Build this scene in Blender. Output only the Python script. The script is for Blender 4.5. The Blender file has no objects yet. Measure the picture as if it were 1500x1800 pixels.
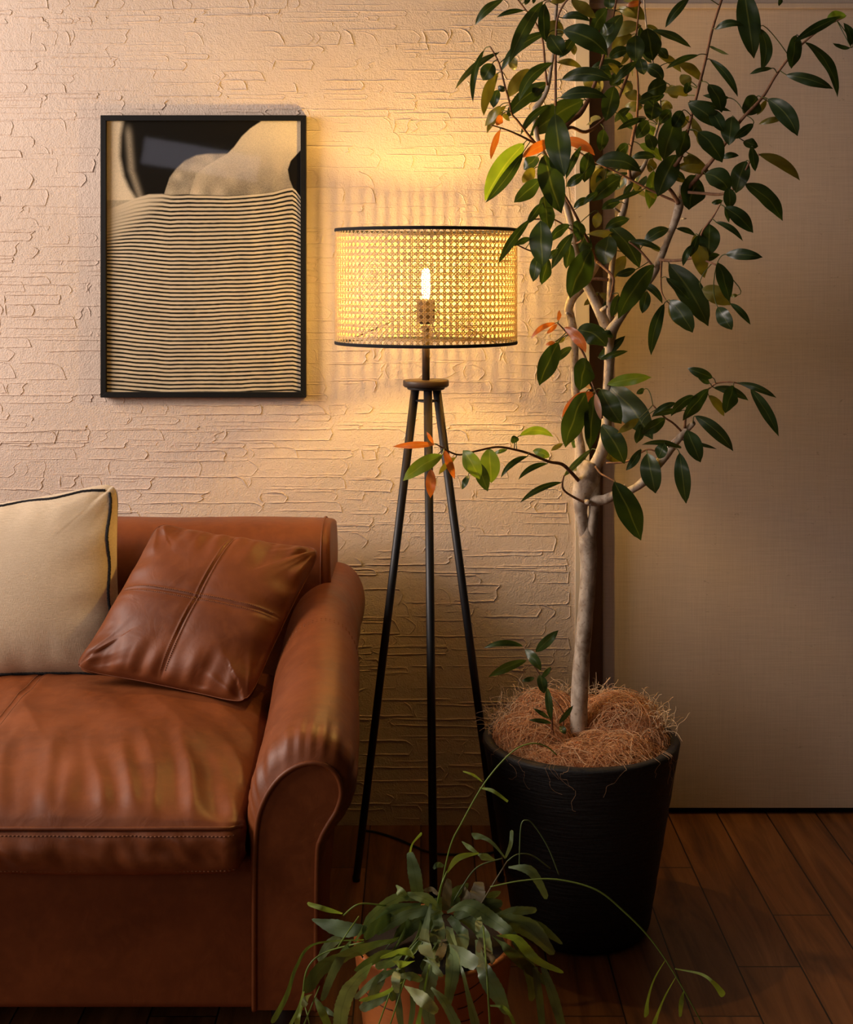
import bpy, bmesh, math, random
import numpy as np
from mathutils import Vector, noise
random.seed(7)
RNG = random.Random(11)
C = bpy.context.scene.collection
S = bpy.context.scene
F = 2500.0; CX = 740.0; CY = 480.0; CH = 1.39

# ------------------------------------------------------------------ camera
cam = bpy.data.objects.new('camera', bpy.data.cameras.new('camera')); C.objects.link(cam)
cam.location = (0, 0, CH); cam.rotation_euler = (math.pi/2, 0, 0)
cam.data.lens = 50; cam.data.sensor_width = 36; cam.data.sensor_fit = 'AUTO'
cam.data.shift_x = 10/1800; cam.data.shift_y = -420/1800
cam.data.clip_start = 0.05; cam.data.clip_end = 50
S.camera = cam
S.view_settings.view_transform = 'Standard'; S.view_settings.look = 'None'
S.view_settings.gamma = 1; S.view_settings.use_curve_mapping = False
S.view_settings.exposure = 0.0

# ------------------------------------------------------------------ world and daylight
W = bpy.data.worlds.new('world'); S.world = W; W.use_nodes = True
W.node_tree.nodes['Background'].inputs[0].default_value = (1.0, 0.62, 0.38, 1)
W.node_tree.nodes['Background'].inputs[1].default_value = 0.005
def area(name, loc, target, sx, sy, power, col):
    l = bpy.data.lights.new(name, 'AREA'); l.shape = 'RECTANGLE'; l.size = sx; l.size_y = sy
    l.energy = power; l.color = col
    o = bpy.data.objects.new(name, l); C.objects.link(o); o.location = loc
    o.rotation_euler = (Vector(target)-Vector(loc)).to_track_quat('-Z', 'Y').to_euler()
    return o
area('daylight_side_window', (-2.26, 2.35, 1.82), (-1.26, 2.35, 1.66), 1.5, 0.98, 66, (1.0, 0.85, 0.765))
area('daylight_front_window', (-2.26, -0.55, 1.75), (-1.0, 0.6, 1.2), 0.9, 1.0, 13, (1.0, 0.87, 0.77))
rw = area('daylight_rear_window', (-1.33, -1.5, 2.075), (-0.62, 3.5, 1.7), 0.70, 0.16, 0.5, (0.92, 0.86, 1.0))
rw.rotation_euler.rotate_axis('Z', math.radians(-9))

# ------------------------------------------------------------------ helpers
def P(px, py, D):
    return Vector(((px-CX)*D/F, D, CH-(py-CY)*D/F))
def tagp(o, label=None, cat=None, group=None, kind=None):
    if label: o['label'] = label
    if cat: o['category'] = cat
    if group: o['group'] = group
    if kind: o['kind'] = kind
    return o
def empty(name, loc, label, cat, group=None):
    o = bpy.data.objects.new(name, None); C.objects.link(o); o.location = loc
    o.empty_display_size = 0.05
    return tagp(o, label, cat, group)
def wloc(o):
    v=o.location.copy()
    while o.parent is not None: o=o.parent; v+=o.location
    return v
class MB:
    def __init__(s): s.v=[]; s.f=[]; s.a=[]; s.b=[]
    def add(s, vs, fs, a=None, b=0.0):
        n=len(s.v); s.v+= [tuple(x) for x in vs]; s.f += [tuple(i+n for i in q) for q in fs]
        s.a += (a if a is not None else [0.0]*len(vs)); s.b += [b]*len(vs)
        return n
    def tube(s, pts, rad, n=8, caps=True, b=0.0):
        pts=[Vector(p) for p in pts]
        if not hasattr(rad,'__len__'): rad=[rad]*len(pts)
        up=None; vs=[]
        for i,p in enumerate(pts):
            t=(pts[min(i+1,len(pts)-1)]-pts[max(i-1,0)])
            if t.length<1e-9: t=Vector((0,0,1))
            t.normalize()
            if up is None:
                up = t.cross(Vector((0.31,0.9,0.17))).normalized()
            up = (up - t*up.dot(t)).normalized(); w=t.cross(up)
            for k in range(n):
                an=2*math.pi*k/n
                vs.append(p+(up*math.cos(an)+w*math.sin(an))*rad[i])
        fs=[]
        for i in range(len(pts)-1):
            for k in range(n):
                a=i*n+k; b_=i*n+(k+1)%n
                fs.append((a,b_,b_+n,a+n))
        if caps:
            fs.append(tuple(range(n-1,-1,-1))); m=(len(pts)-1)*n; fs.append(tuple(range(m,m+n)))
        s.add(vs,fs,b=b)
    def lathe(s, prof, c=(0,0,0), n=64, jit=None):
        vs=[]; fs=[]
        for i,(r,z) in enumerate(prof):
            for k in range(n):
                an=2*math.pi*k/n
                rr=r+(jit(i,k) if jit else 0)
                vs.append((c[0]+rr*math.cos(an), c[1]+rr*math.sin(an), c[2]+z))
        for i in range(len(prof)-1):
            for k in range(n):
                a=i*n+k; b=i*n+(k+1)%n
                fs.append((a,b,b+n,a+n))
        s.add(vs,fs)
    def box(s, x0,x1,y0,y1,z0,z1):
        v=[(x,y,z) for x in (x0,x1) for y in (y0,y1) for z in (z0,z1)]
        s.add(v,[(0,1,3,2),(4,6,7,5),(0,4,5,1),(2,3,7,6),(0,2,6,4),(1,5,7,3)])
    def grid(s, rows, wrapu=False, a=None):
        n=len(rows[0]); vs=[p for r in rows for p in r]; fs=[]
        for i in range(len(rows)-1):
            for k in range(n if wrapu else n-1):
                A=i*n+k; B=i*n+(k+1)%n
                fs.append((A,B,B+n,A+n))
        return s.add(vs,fs,a)
    def build(s, name, mat, parent=None, smooth=True, bevel=0, sub=0, recalc=False):
        me=bpy.data.meshes.new(name); me.from_pydata(s.v,[],s.f)
        if any(s.a) or any(s.b):
            A=me.attributes.new('across','FLOAT','POINT'); A.data.foreach_set('value', np.array(s.a,dtype=np.float32))
            B=me.attributes.new('tone','FLOAT','POINT'); B.data.foreach_set('value', np.array(s.b,dtype=np.float32))
        if recalc:
            bm=bmesh.new(); bm.from_mesh(me); bmesh.ops.recalc_face_normals(bm, faces=bm.faces); bm.to_mesh(me); bm.free()
        me.materials.append(mat)
        if smooth: me.polygons.foreach_set('use_smooth',[True]*len(me.polygons))
        o=bpy.data.objects.new(name,me); C.objects.link(o)
        if parent is not None:
            o.parent=parent; o.location = -wloc(parent)
        if bevel:
            m=o.modifiers.new('b','BEVEL'); m.width=bevel; m.segments=3; m.limit_method='ANGLE'
        if sub:
            m=o.modifiers.new('s','SUBSURF'); m.levels=sub; m.render_levels=sub
        me.update()
        return o
def smooth(pts, k=6):
    """Catmull-Rom through tuples of any length"""
    out=[]; n=len(pts)
    for i in range(n-1):
        p0=pts[max(i-1,0)]; p1=pts[i]; p2=pts[i+1]; p3=pts[min(i+2,n-1)]
        for j in range(k):
            t=j/k
            out.append(tuple(0.5*((2*b)+(c-a)*t+(2*a-5*b+4*c-d)*t*t+(3*b-a-3*c+d)*t**3) for a,b,c,d in zip(p0,p1,p2,p3)))
    out.append(tuple(pts[-1])); return out
def ss(a,b,x):
    t=min(1,max(0,(x-a)/(b-a))); return t*t*(3-2*t)
def resample(pts, n):
    L=[0]
    for i in range(1,len(pts)): L.append(L[-1]+math.dist(pts[i],pts[i-1]))
    out=[]; j=0
    for k in range(n):
        t=L[-1]*k/(n-1)
        while j<len(pts)-2 and L[j+1]<t: j+=1
        u=(t-L[j])/max(1e-9,L[j+1]-L[j]); u=min(1,max(0,u))
        out.append(tuple(a+(b-a)*u for a,b in zip(pts[j],pts[j+1])))
    return out

# ------------------------------------------------------------------ materials
class NT:
    def __init__(s, name, col=(0.5,0.5,0.5), rough=0.5, **kw):
        s.m=bpy.data.materials.new(name); s.m.use_nodes=True; s.t=s.m.node_tree
        s.b=s.t.nodes['Principled BSDF']; s.out=s.t.nodes['Material Output']
        s.b.inputs['Base Color'].default_value=(*col,1); s.b.inputs['Roughness'].default_value=rough
        for k,v in kw.items(): s.b.inputs[k.replace('_',' ')].default_value=v
    def n(s, ty, ins=None, **props):
        nd=s.t.nodes.new(ty)
        for k,v in props.items(): setattr(nd,k,v)
        for k,v in (ins or {}).items():
            if isinstance(v, bpy.types.NodeSocket): s.t.links.new(v, nd.inputs[k])
            else: nd.inputs[k].default_value=v
        return nd
    def l(s,a,b): s.t.links.new(a,b)
    def co(s, scale=(1,1,1), rot=(0,0,0)):
        tc=s.n('ShaderNodeTexCoord'); mp=s.n('ShaderNodeMapping',{'Vector':tc.outputs['Object'],'Scale':scale,'Rotation':rot}); return mp.outputs[0]
    def noise(s, scale, detail=4, vec=None, rough=0.5, dist=0.0):
        ins={'Scale':scale,'Detail':detail,'Roughness':rough,'Distortion':dist}
        ins['Vector']=vec if vec is not None else s.co()
        return s.n('ShaderNodeTexNoise',ins).outputs[0]
    def ramp(s, fac, stops):
        r=s.n('ShaderNodeValToRGB',{'Fac':fac}); e=r.color_ramp.elements
        while len(e)<len(stops): e.new(0.5)
        for q,(p,c) in zip(e,stops): q.position=p; q.color=(*c,1)
        return r.outputs[0]
    def mix(s, fac, a, b, ty='MIX'):
        m=s.n('ShaderNodeMix',data_type='RGBA',blend_type=ty)
        for k,v in ((0,fac),(6,a),(7,b)):
            if isinstance(v,bpy.types.NodeSocket): s.l(v,m.inputs[k])
            else: m.inputs[k].default_value = v if k==0 else (*v,1)
        return m.outputs[2]
    def math(s, op, a, b=0.0, c=0.0):
        m=s.n('ShaderNodeMath',operation=op)
        for k,v in enumerate((a,b,c)):
            if isinstance(v,bpy.types.NodeSocket): s.l(v,m.inputs[k])
            else: m.inputs[k].default_value=v
        return m.outputs[0]
    def bump(s, h, strength=0.3, dist=0.001, prev=None):
        ins={'Height':h,'Strength':strength,'Distance':dist}
        if prev is not None: ins['Normal']=prev
        return s.n('ShaderNodeBump',ins).outputs[0]
    def setn(s, n): s.l(n, s.b.inputs['Normal'])
    def setc(s, c): s.l(c, s.b.inputs['Base Color'])

def plain(name, col, rough=0.5, **kw): return NT(name,col,rough,**kw).m

def m_plaster():
    t=NT('plaster',(0.70,0.585,0.46),0.75)
    nz=t.noise(3,3); t.setc(t.ramp(nz,[(0.3,(0.66,0.545,0.42)),(0.7,(0.75,0.63,0.50))]))
    h=t.noise(260,3,rough=0.6); h2=t.noise(75,3)
    vo=t.n('ShaderNodeTexVoronoi',{'Vector':t.co((1,0.01,1)),'Scale':9.0}); pin=t.math('MULTIPLY',t.math('LESS_THAN',vo.outputs['Distance'],0.010),t.math('GREATER_THAN',t.noise(2.3,2),0.53))
    t.setc(t.mix(pin,t.ramp(nz,[(0.3,(0.665,0.535,0.435)),(0.7,(0.745,0.61,0.51))]),(0.02,0.012,0.01)))
    b=t.bump(h,0.8,0.0026); b=t.bump(h2,0.5,0.0035,b); t.setn(b); return t.m
def m_door():
    t=NT('door_film',(0.55,0.45,0.35),0.6)
    v=t.co((700,1,12)); a=t.noise(1,2,v); v2=t.co((14,1,420)); b=t.noise(1,2,v2)
    sp=t.noise(55,2,t.co((1,1,2.2)),dist=1.2)
    c=t.ramp(t.math('ADD',t.math('MULTIPLY',a,0.5),t.math('MULTIPLY',b,0.5)),[(0.35,(0.53,0.42,0.345)),(0.65,(0.62,0.50,0.415))])
    c=t.mix(t.ramp(sp,[(0.70,(0,0,0)),(0.76,(0.5,0.5,0.5))]),c,(0.30,0.22,0.16)); t.setc(c)
    t.setn(t.bump(a,0.12,0.0004)); return t.m
def m_floor():
    t=NT('wood_planks',(0.2,0.08,0.03),0.42)
    tc=t.n('ShaderNodeTexCoord').outputs['Object']
    sp=t.n('ShaderNodeSeparateXYZ',{0:tc}); cb=t.n('ShaderNodeCombineXYZ',{0:sp.outputs[1],1:sp.outputs[0],2:0.0}).outputs[0]
    br=t.n('ShaderNodeTexBrick',{'Vector':cb,'Color1':(0,0,0,1),'Color2':(1,1,1,1),'Mortar':(0.5,0.5,0.5,1),'Scale':1.0,'Mortar Size':0.0018,'Mortar Smooth':0.2,'Bias':0.0,'Brick Width':0.95,'Row Height':0.127},offset=0.37,offset_frequency=3,squash=0.7,squash_frequency=2)
    v=t.n('ShaderNodeMapping',{'Vector':tc,'Scale':(22,1.6,1)}).outputs[0]
    off=t.mix(1.0,v,br.outputs[0],'ADD')
    g=t.noise(1.0,6,off,rough=0.6,dist=1.4)
    k=t.noise(5,3,t.co((2.2,0.8,1)),dist=0.8)
    c=t.ramp(g,[(0.28,(0.10,0.040,0.015)),(0.5,(0.23,0.098,0.036)),(0.72,(0.36,0.17,0.07))])
    c=t.mix(0.85,c,t.ramp(br.outputs[0],[(0,(0.62,0.55,0.5)),(1,(1.35,1.25,1.15))]),'MULTIPLY')
    c=t.mix(t.ramp(k,[(0.62,(0,0,0)),(0.8,(0.8,0.8,0.8))]),c,(0.045,0.02,0.012))
    c=t.mix(br.outputs['Fac'],c,(0.012,0.006,0.004)); t.setc(c)
    b=t.bump(t.math('SUBTRACT',1.0,br.outputs['Fac']),0.6,0.002); b=t.bump(g,0.15,0.0008,b); t.setn(b); return t.m
def m_leather(name='leather', dark=0.0):
    t=NT(name,(0.3,0.09,0.03),0.42)
    a=t.noise(7,4,dist=0.4); b=t.noise(45,3)
    k=1-dark
    c=t.ramp(a,[(0.3,(0.140*k,0.034*k,0.007*k)),(0.7,(0.225*k,0.058*k,0.0125*k))]); 
    c=t.mix(t.ramp(b,[(0.45,(0,0,0)),(0.75,(0.35,0.35,0.35))]),c,(0.275*k,0.080*k,0.019*k)); t.setc(c)
    t.l(t.ramp(a,[(0.3,(0.44,)*3),(0.7,(0.56,)*3)]), t.b.inputs['Roughness'])
    t.b.inputs['Specular IOR Level'].default_value=0.4
    vo=t.n('ShaderNodeTexVoronoi',{'Vector':t.co(),'Scale':650.0},feature='DISTANCE_TO_EDGE').outputs[0]
    w=t.noise(18,4,t.co((1.0,1.0,1.0)),dist=1.2)
    n=t.bump(vo,0.12,0.0004); n=t.bump(b,0.12,0.0012,n); n=t.bump(w,0.35,0.0035,n); t.setn(n); return t.m
def m_linen():
    t=NT('linen',(0.72,0.58,0.40),0.9,Sheen_Weight=0.3)
    a=t.noise(1,2,t.co((900,900,90))); b=t.noise(1,2,t.co((80,80,900))); s=t.noise(320,2); bl=t.noise(9,3)
    h=t.math('ADD',a,b)
    c=t.ramp(t.math('MULTIPLY',h,0.5),[(0.35,(0.57,0.44,0.29)),(0.65,(0.76,0.62,0.44))])
    c=t.mix(t.ramp(s,[(0.70,(0,0,0)),(0.78,(0.7,0.7,0.7))]),c,(0.85,0.62,0.35))
    c=t.mix(t.ramp(bl,[(0.35,(0,0,0)),(0.7,(0.5,0.5,0.5))]),c,(0.56,0.44,0.31)); t.setc(c)
    t.setn(t.bump(h,0.5,0.0012)); return t.m
def m_leaf(name, top, under, mid, rough=0.34, trans=0.22):
    t=NT(name,top,rough)
    ac=t.n('ShaderNodeAttribute',attribute_name='across').outputs['Fac']
    tn=t.n('ShaderNodeAttribute',attribute_name='tone').outputs['Fac']
    ge=t.n('ShaderNodeNewGeometry')
    tp=t.mix(tn,top,tuple(min(1,x*k) for x,k in zip(top,(2.6,2.2,1.6))))
    ck=t.mix(ge.outputs['Backfacing'],tp,under)
    mr=t.ramp(ac,[(0.03,(1,1,1)),(0.09,(0,0,0))])
    c=t.mix(t.math('MULTIPLY',mr,0.55),ck,mid)
    nz=t.noise(30,3); c=t.mix(0.5,c,t.ramp(nz,[(0.3,(0.7,0.7,0.7)),(0.7,(1.25,1.25,1.2))]),'MULTIPLY')
    t.setc(c)
    tr=t.n('ShaderNodeBsdfTranslucent'); t.l(t.mix(1.0,c,(2.6,2.6,1.3),'MULTIPLY'),tr.inputs[0])
    mx=t.n('ShaderNodeMixShader',{0:trans,1:t.b.outputs[0],2:tr.outputs[0]}); t.l(mx.outputs[0],t.out.inputs[0])
    t.setn(t.bump(t.noise(90,2),0.12,0.0008)); return t.m
def m_bark(name,c0,c1,c2):
    t=NT(name,c1,0.75)
    a=t.noise(55,5,t.co((1,1,0.6)),dist=0.6); b=t.noise(14,3)
    c=t.ramp(a,[(0.3,c0),(0.55,c1),(0.75,c2)]); c=t.mix(t.ramp(b,[(0.45,(0,0,0)),(0.7,(0.4,)*3)]),c,c2); sp=t.noise(160,2); c=t.mix(t.ramp(sp,[(0.6,(0,0,0)),(0.68,(0.6,)*3)]),c,c0); t.setc(c)
    t.setn(t.bump(a,0.5,0.002)); return t.m
def m_blackpot():
    t=NT('black_stone',(0.012,0.012,0.014),0.62)
    a=t.noise(1,4,t.co((14,14,160))); b=t.noise(220,3)
    t.setc(t.ramp(b,[(0.3,(0.010,0.009,0.009)),(0.7,(0.022,0.021,0.022))]))
    n=t.bump(a,0.9,0.0035); n=t.bump(b,0.5,0.001,n); t.setn(n); return t.m
def m_terracotta():
    t=NT('terracotta',(0.45,0.13,0.035),0.45)
    a=t.noise(9,4); t.setc(t.ramp(a,[(0.3,(0.34,0.09,0.02)),(0.7,(0.48,0.15,0.035))]))
    sp=t.noise(90,1); w=t.noise(1,2,t.co((5,5,60)),dist=0.6)
    t.setn(t.bump(w,0.35,0.0025)); return t.m
def m_coir():
    t=NT('coir',(0.6,0.3,0.13),0.8)
    tn=t.n('ShaderNodeAttribute',attribute_name='tone').outputs['Fac']
    t.setc(t.ramp(tn,[(0,(0.42,0.15,0.05)),(0.5,(0.84,0.42,0.18)),(1,(0.97,0.70,0.42))])); return t.m
def m_cane():
    t=NT('cane',(0.78,0.58,0.32),0.45)
    a=t.noise(120,3); t.setc(t.ramp(a,[(0.3,(0.44,0.29,0.13)),(0.7,(0.64,0.47,0.26))]))
    tr=t.n('ShaderNodeBsdfTranslucent',{0:(0.85,0.62,0.32,1)}); mx=t.n('ShaderNodeMixShader',{0:0.025,1:t.b.outputs[0],2:tr.outputs[0]})
    t.l(mx.outputs[0],t.out.inputs[0]); return t.m
def m_emit(name,col,st):
    t=NT(name,(0,0,0)); t.b.inputs['Emission Color'].default_value=(*col,1); t.b.inputs['Emission Strength'].default_value=st; return t.m
def m_glass():
    t=NT('poster_glass',(1,1,1),0.02)
    lw=t.n('ShaderNodeLayerWeight',{'Blend':0.5}).outputs['Facing']; fr=t.n('ShaderNodeMath',{0:t.math('MULTIPLY',t.math('POWER',lw,5.0),0.9),1:0.042},operation='ADD'); tb=t.n('ShaderNodeBsdfTransparent'); gl=t.n('ShaderNodeBsdfGlossy',{'Roughness':0.03})
    mx=t.n('ShaderNodeMixShader',{0:fr.outputs[0],1:tb.outputs[0],2:gl.outputs[0]}); t.l(mx.outputs[0],t.out.inputs[0]); return t.m

PLASTER=m_plaster(); DOOR=m_door(); FLOOR=m_floor(); LEATHER=m_leather(); LEATHER2=m_leather('leather_cushion',0.12)
PAINT=plain('cream_paint',(0.66,0.56,0.45),0.4); RECESS=plain('brown_recess',(0.36,0.26,0.19),0.6)
DARK=plain('dark_rail',(0.02,0.013,0.01),0.6); CEIL=plain('ceiling_paint',(0.13,0.11,0.09),0.8)
BLACK=NT('black_metal',(0.011,0.011,0.013),0.45).m; FRAMEB=plain('black_frame',(0.009,0.009,0.009),0.4,Specular_IOR_Level=0.2)
HUB=plain('dark_wood_hub',(0.035,0.024,0.018),0.5); TRIMF=plain('black_fabric',(0.008,0.008,0.009),0.9)
CANE=m_cane(); COIR=m_coir(); POT=m_blackpot(); TERRA=m_terracotta(); LINEN=m_linen()
SOIL=plain('soil',(0.02,0.012,0.008),0.95)
YARN=plain('black_yarn',(0.012,0.011,0.013),0.95); THREAD=plain('tan_thread',(0.24,0.09,0.035),0.7)
BARK=m_bark('pale_bark',(0.22,0.15,0.10),(0.46,0.37,0.28),(0.66,0.57,0.46))
TWIG=m_bark('brown_twig',(0.11,0.045,0.02),(0.24,0.11,0.055),(0.34,0.19,0.11))
LEAF=m_leaf('ficus_leaf',(0.020,0.040,0.013),(0.15,0.14,0.028),(0.13,0.16,0.05))
YOUNG=m_leaf('young_leaf',(0.30,0.09,0.025),(0.36,0.16,0.05),(0.4,0.22,0.08),trans=0.3)
PINK=m_leaf('bud',(0.45,0.27,0.24),(0.45,0.27,0.24),(0.5,0.32,0.28))
LIME_LIT=m_leaf('lime_lit_leaf',(0.10,0.17,0.025),(0.19,0.21,0.05),(0.25,0.30,0.08),trans=0.35)  # bright green leaves and lamplit ones, the lamplight put into the colour
STRAP=m_leaf('strap_leaf',(0.105,0.16,0.08),(0.08,0.11,0.03),(0.09,0.14,0.05),rough=0.42,trans=0.15)
STRAPW=m_leaf('pale_strap',(0.17,0.22,0.12),(0.15,0.2,0.1),(0.2,0.26,0.14),rough=0.45,trans=0.15)
STRAPL=m_leaf('bright_strap',(0.13,0.20,0.04),(0.13,0.2,0.04),(0.18,0.26,0.06),rough=0.45,trans=0.25)
STRAPO=m_leaf('old_strap',(0.10,0.085,0.045),(0.10,0.08,0.04),(0.12,0.1,0.05),rough=0.6,trans=0.1)

# ------------------------------------------------------------------ setting
WY=3.58
def ridge_wall():
    m=MB(); x0,x1,z0,z1=-2.32,0.388,0.0,2.45
    # slab
    m.box(x0,x1,WY,WY+0.12,z0,z1)
    R=random.Random(5)
    def ridge(pts,h,w):
        pts=[(x,z) for x,z in pts if x0<x<x1-0.012 and 0<z<z1]
        if len(pts)<2: return
        n=len(pts); vs=[]; fs=[]
        for i,(x,z) in enumerate(pts):
            a=pts[max(i-1,0)]; b=pts[min(i+1,n-1)]
            tx,tz=b[0]-a[0],b[1]-a[1]; L=math.hypot(tx,tz) or 1; nx,nz=-tz/L,tx/L
            if nz<0 or (abs(nz)<.2 and nx<0): nx,nz=-nx,-nz
            e=min(1,0.15+min(i,n-1-i)/2.0); hh=h*e*(0.7+0.6*R.random()); ww=w*(0.8+0.4*R.random())
            vs+=[(x-nx*ww*1.6,WY+0.0006,z-nz*ww*1.6),(x-nx*ww*0.25,WY-hh,z-nz*ww*0.25),(x+nx*ww*0.35,WY-hh*0.85,z+nz*ww*0.35),(x+nx*ww,WY+0.0006,z+nz*ww)]
        for i in range(n-1):
            for k in range(3):
                a=i*4+k; fs.append((a,a+1,a+5,a+4))
        m.add(vs,fs)
    z=0.01
    while z<z1:
        h=R.choice([0.016,0.022,0.028,0.033,0.038,0.044]); x=x0+R.uniform(0,0.1); 
        while x<x1:
            w=R.choice([0.04,0.06,0.08,0.11,0.14,0.18,0.24])*R.uniform(0.8,1.2); zz=z+R.uniform(-0.006,0.006)
            a,b=x+0.003,x+w-0.003; lo,hi=zz+0.002,zz+h-0.002
            ht=R.uniform(0.0010,0.0026); wd=R.uniform(0.0013,0.0022)
            def wob(xa,xb,zc):
                n=max(2,int(abs(xb-xa)/0.012)); off=0; o=[]
                for i in range(n+1):
                    off+=R.uniform(-.0008,.0008)
                    o.append((xa+(xb-xa)*i/n,zc+off))
                return o
            c=h*R.uniform(0.2,0.7); ty=R.random()
            if ty<0.35: end=[(b-c,hi),(b,lo+h*0.5),(b-c*0.6,lo)]
            elif ty<0.6: end=[(b-c*1.3,hi),(b-c*0.5,hi-h*.25),(b,lo)]
            elif ty<0.8: end=[(b-c*.3,hi),(b,hi-h*.3),(b-0.004,lo+h*.3),(b-c*.4,lo)]
            else: end=[(b,hi),(b-c,lo+h*.6),(b-c*.8,lo+h*.3),(b-c*1.6,lo)]
            end=[(px+R.uniform(-.001,.001),pz) for px,pz in smooth(end,3)]
            top=wob(a,end[0][0],hi); top[-1]=end[0]; bot=wob(end[-1][0],a+R.uniform(0,w*.2),lo); bot[0]=end[-1]
            path=[]
            r=R.random()
            if r<0.42: path=top+end[1:]+bot[1:]
            elif r<0.58: path=end+bot[1:]
            elif r<0.74: path=top+end[1:]
            elif r<0.86: path=bot
            if path: ridge(path,ht,wd)
            if r<0.25:
                le=[(a,hi),(a+R.uniform(-.01,.012),(lo+hi)/2),(a+R.uniform(-.01,.01),lo)]; ridge(smooth(le,3),ht,wd)
            if R.random()<0.22:
                ridge(wob(a+w*.2,b-w*R.uniform(.1,.4),(lo+hi)/2+R.uniform(-.008,.008)),ht*.7,wd*.8)
            x+=w
        z+=h
    o=m.build('wall_back',PLASTER,smooth=False); return tagp(o,'cream plaster wall with a raised rough stone pattern',kind='structure')
ridge_wall()
def struct(name,m,mat,label=None,bevel=0,smooth_=False):
    o=m.build(name,mat,smooth=smooth_,bevel=bevel,recalc=True); return tagp(o,label,kind='structure')
m=MB(); m.box(-2.4,2.6,-2.2,3.95,-0.05,0.0); struct('floor',m,FLOOR,'dark brown wooden plank floor')
m=MB(); m.box(-2.4,2.6,-0.3,3.95,2.45,2.5); struct('ceiling',m,CEIL)
m=MB() # left wall with a window opening
m.box(-2.42,-2.32,-1.3,3.7,0,1.25); m.box(-2.42,-2.32,-1.3,3.7,2.3,2.45); m.box(-2.42,-2.32,-0.08,1.56,1.25,2.3); m.box(-2.42,-2.32,3.14,3.7,1.25,2.3); m.box(-2.42,-2.32,-1.3,-1.02,1.25,2.3)
struct('wall_left',m,PAINT)
m=MB()
for (a,b,c,d) in ((1.56,3.14,1.25,1.29),(1.56,3.14,2.26,2.3),(1.56,1.60,1.29,2.26),(3.10,3.14,1.29,2.26)): m.box(-2.35,-2.30,a,b,c,d)
struct('window_1',m,PAINT)
m=MB()
for (a,b,c,d) in ((-1.02,-0.08,1.25,1.29),(-1.02,-0.08,2.26,2.3),(-1.02,-0.98,1.29,2.26),(-0.12,-0.08,1.29,2.26)): m.box(-2.35,-2.30,a,b,c,d)
struct('window_2',m,PAINT)
m=MB(); m.box(0.388,0.4245,WY-0.006,WY+0.15,0,2.45); struct('trim_1',m,PAINT,'cream painted upright post at the edge of the plaster wall',bevel=0.0015)
m=MB(); m.box(0.4245,2.6,3.70,3.85,0,2.45); m.box(0.4245,0.4745,3.665,3.70,0,2.45); struct('wall_recess',m,RECESS)
m=MB(); m.box(0.4675,2.6,3.648,3.695,0.018,2.075); struct('door_1',m,DOOR,'plain beige sliding door with a scratched surface',bevel=0.001)
m=MB(); m.box(0.4245,2.6,3.632,3.70,2.072,2.45); m.box(0.4245,2.6,3.622,3.634,2.064,2.078); struct('trim_2',m,DOOR,'beige lintel with a thin bead above the sliding door',bevel=0.002)
m=MB(); m.box(0.4245,2.6,3.67,3.70,0,0.019); struct('trim_3',m,DARK,'dark rail under the sliding door')
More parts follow.
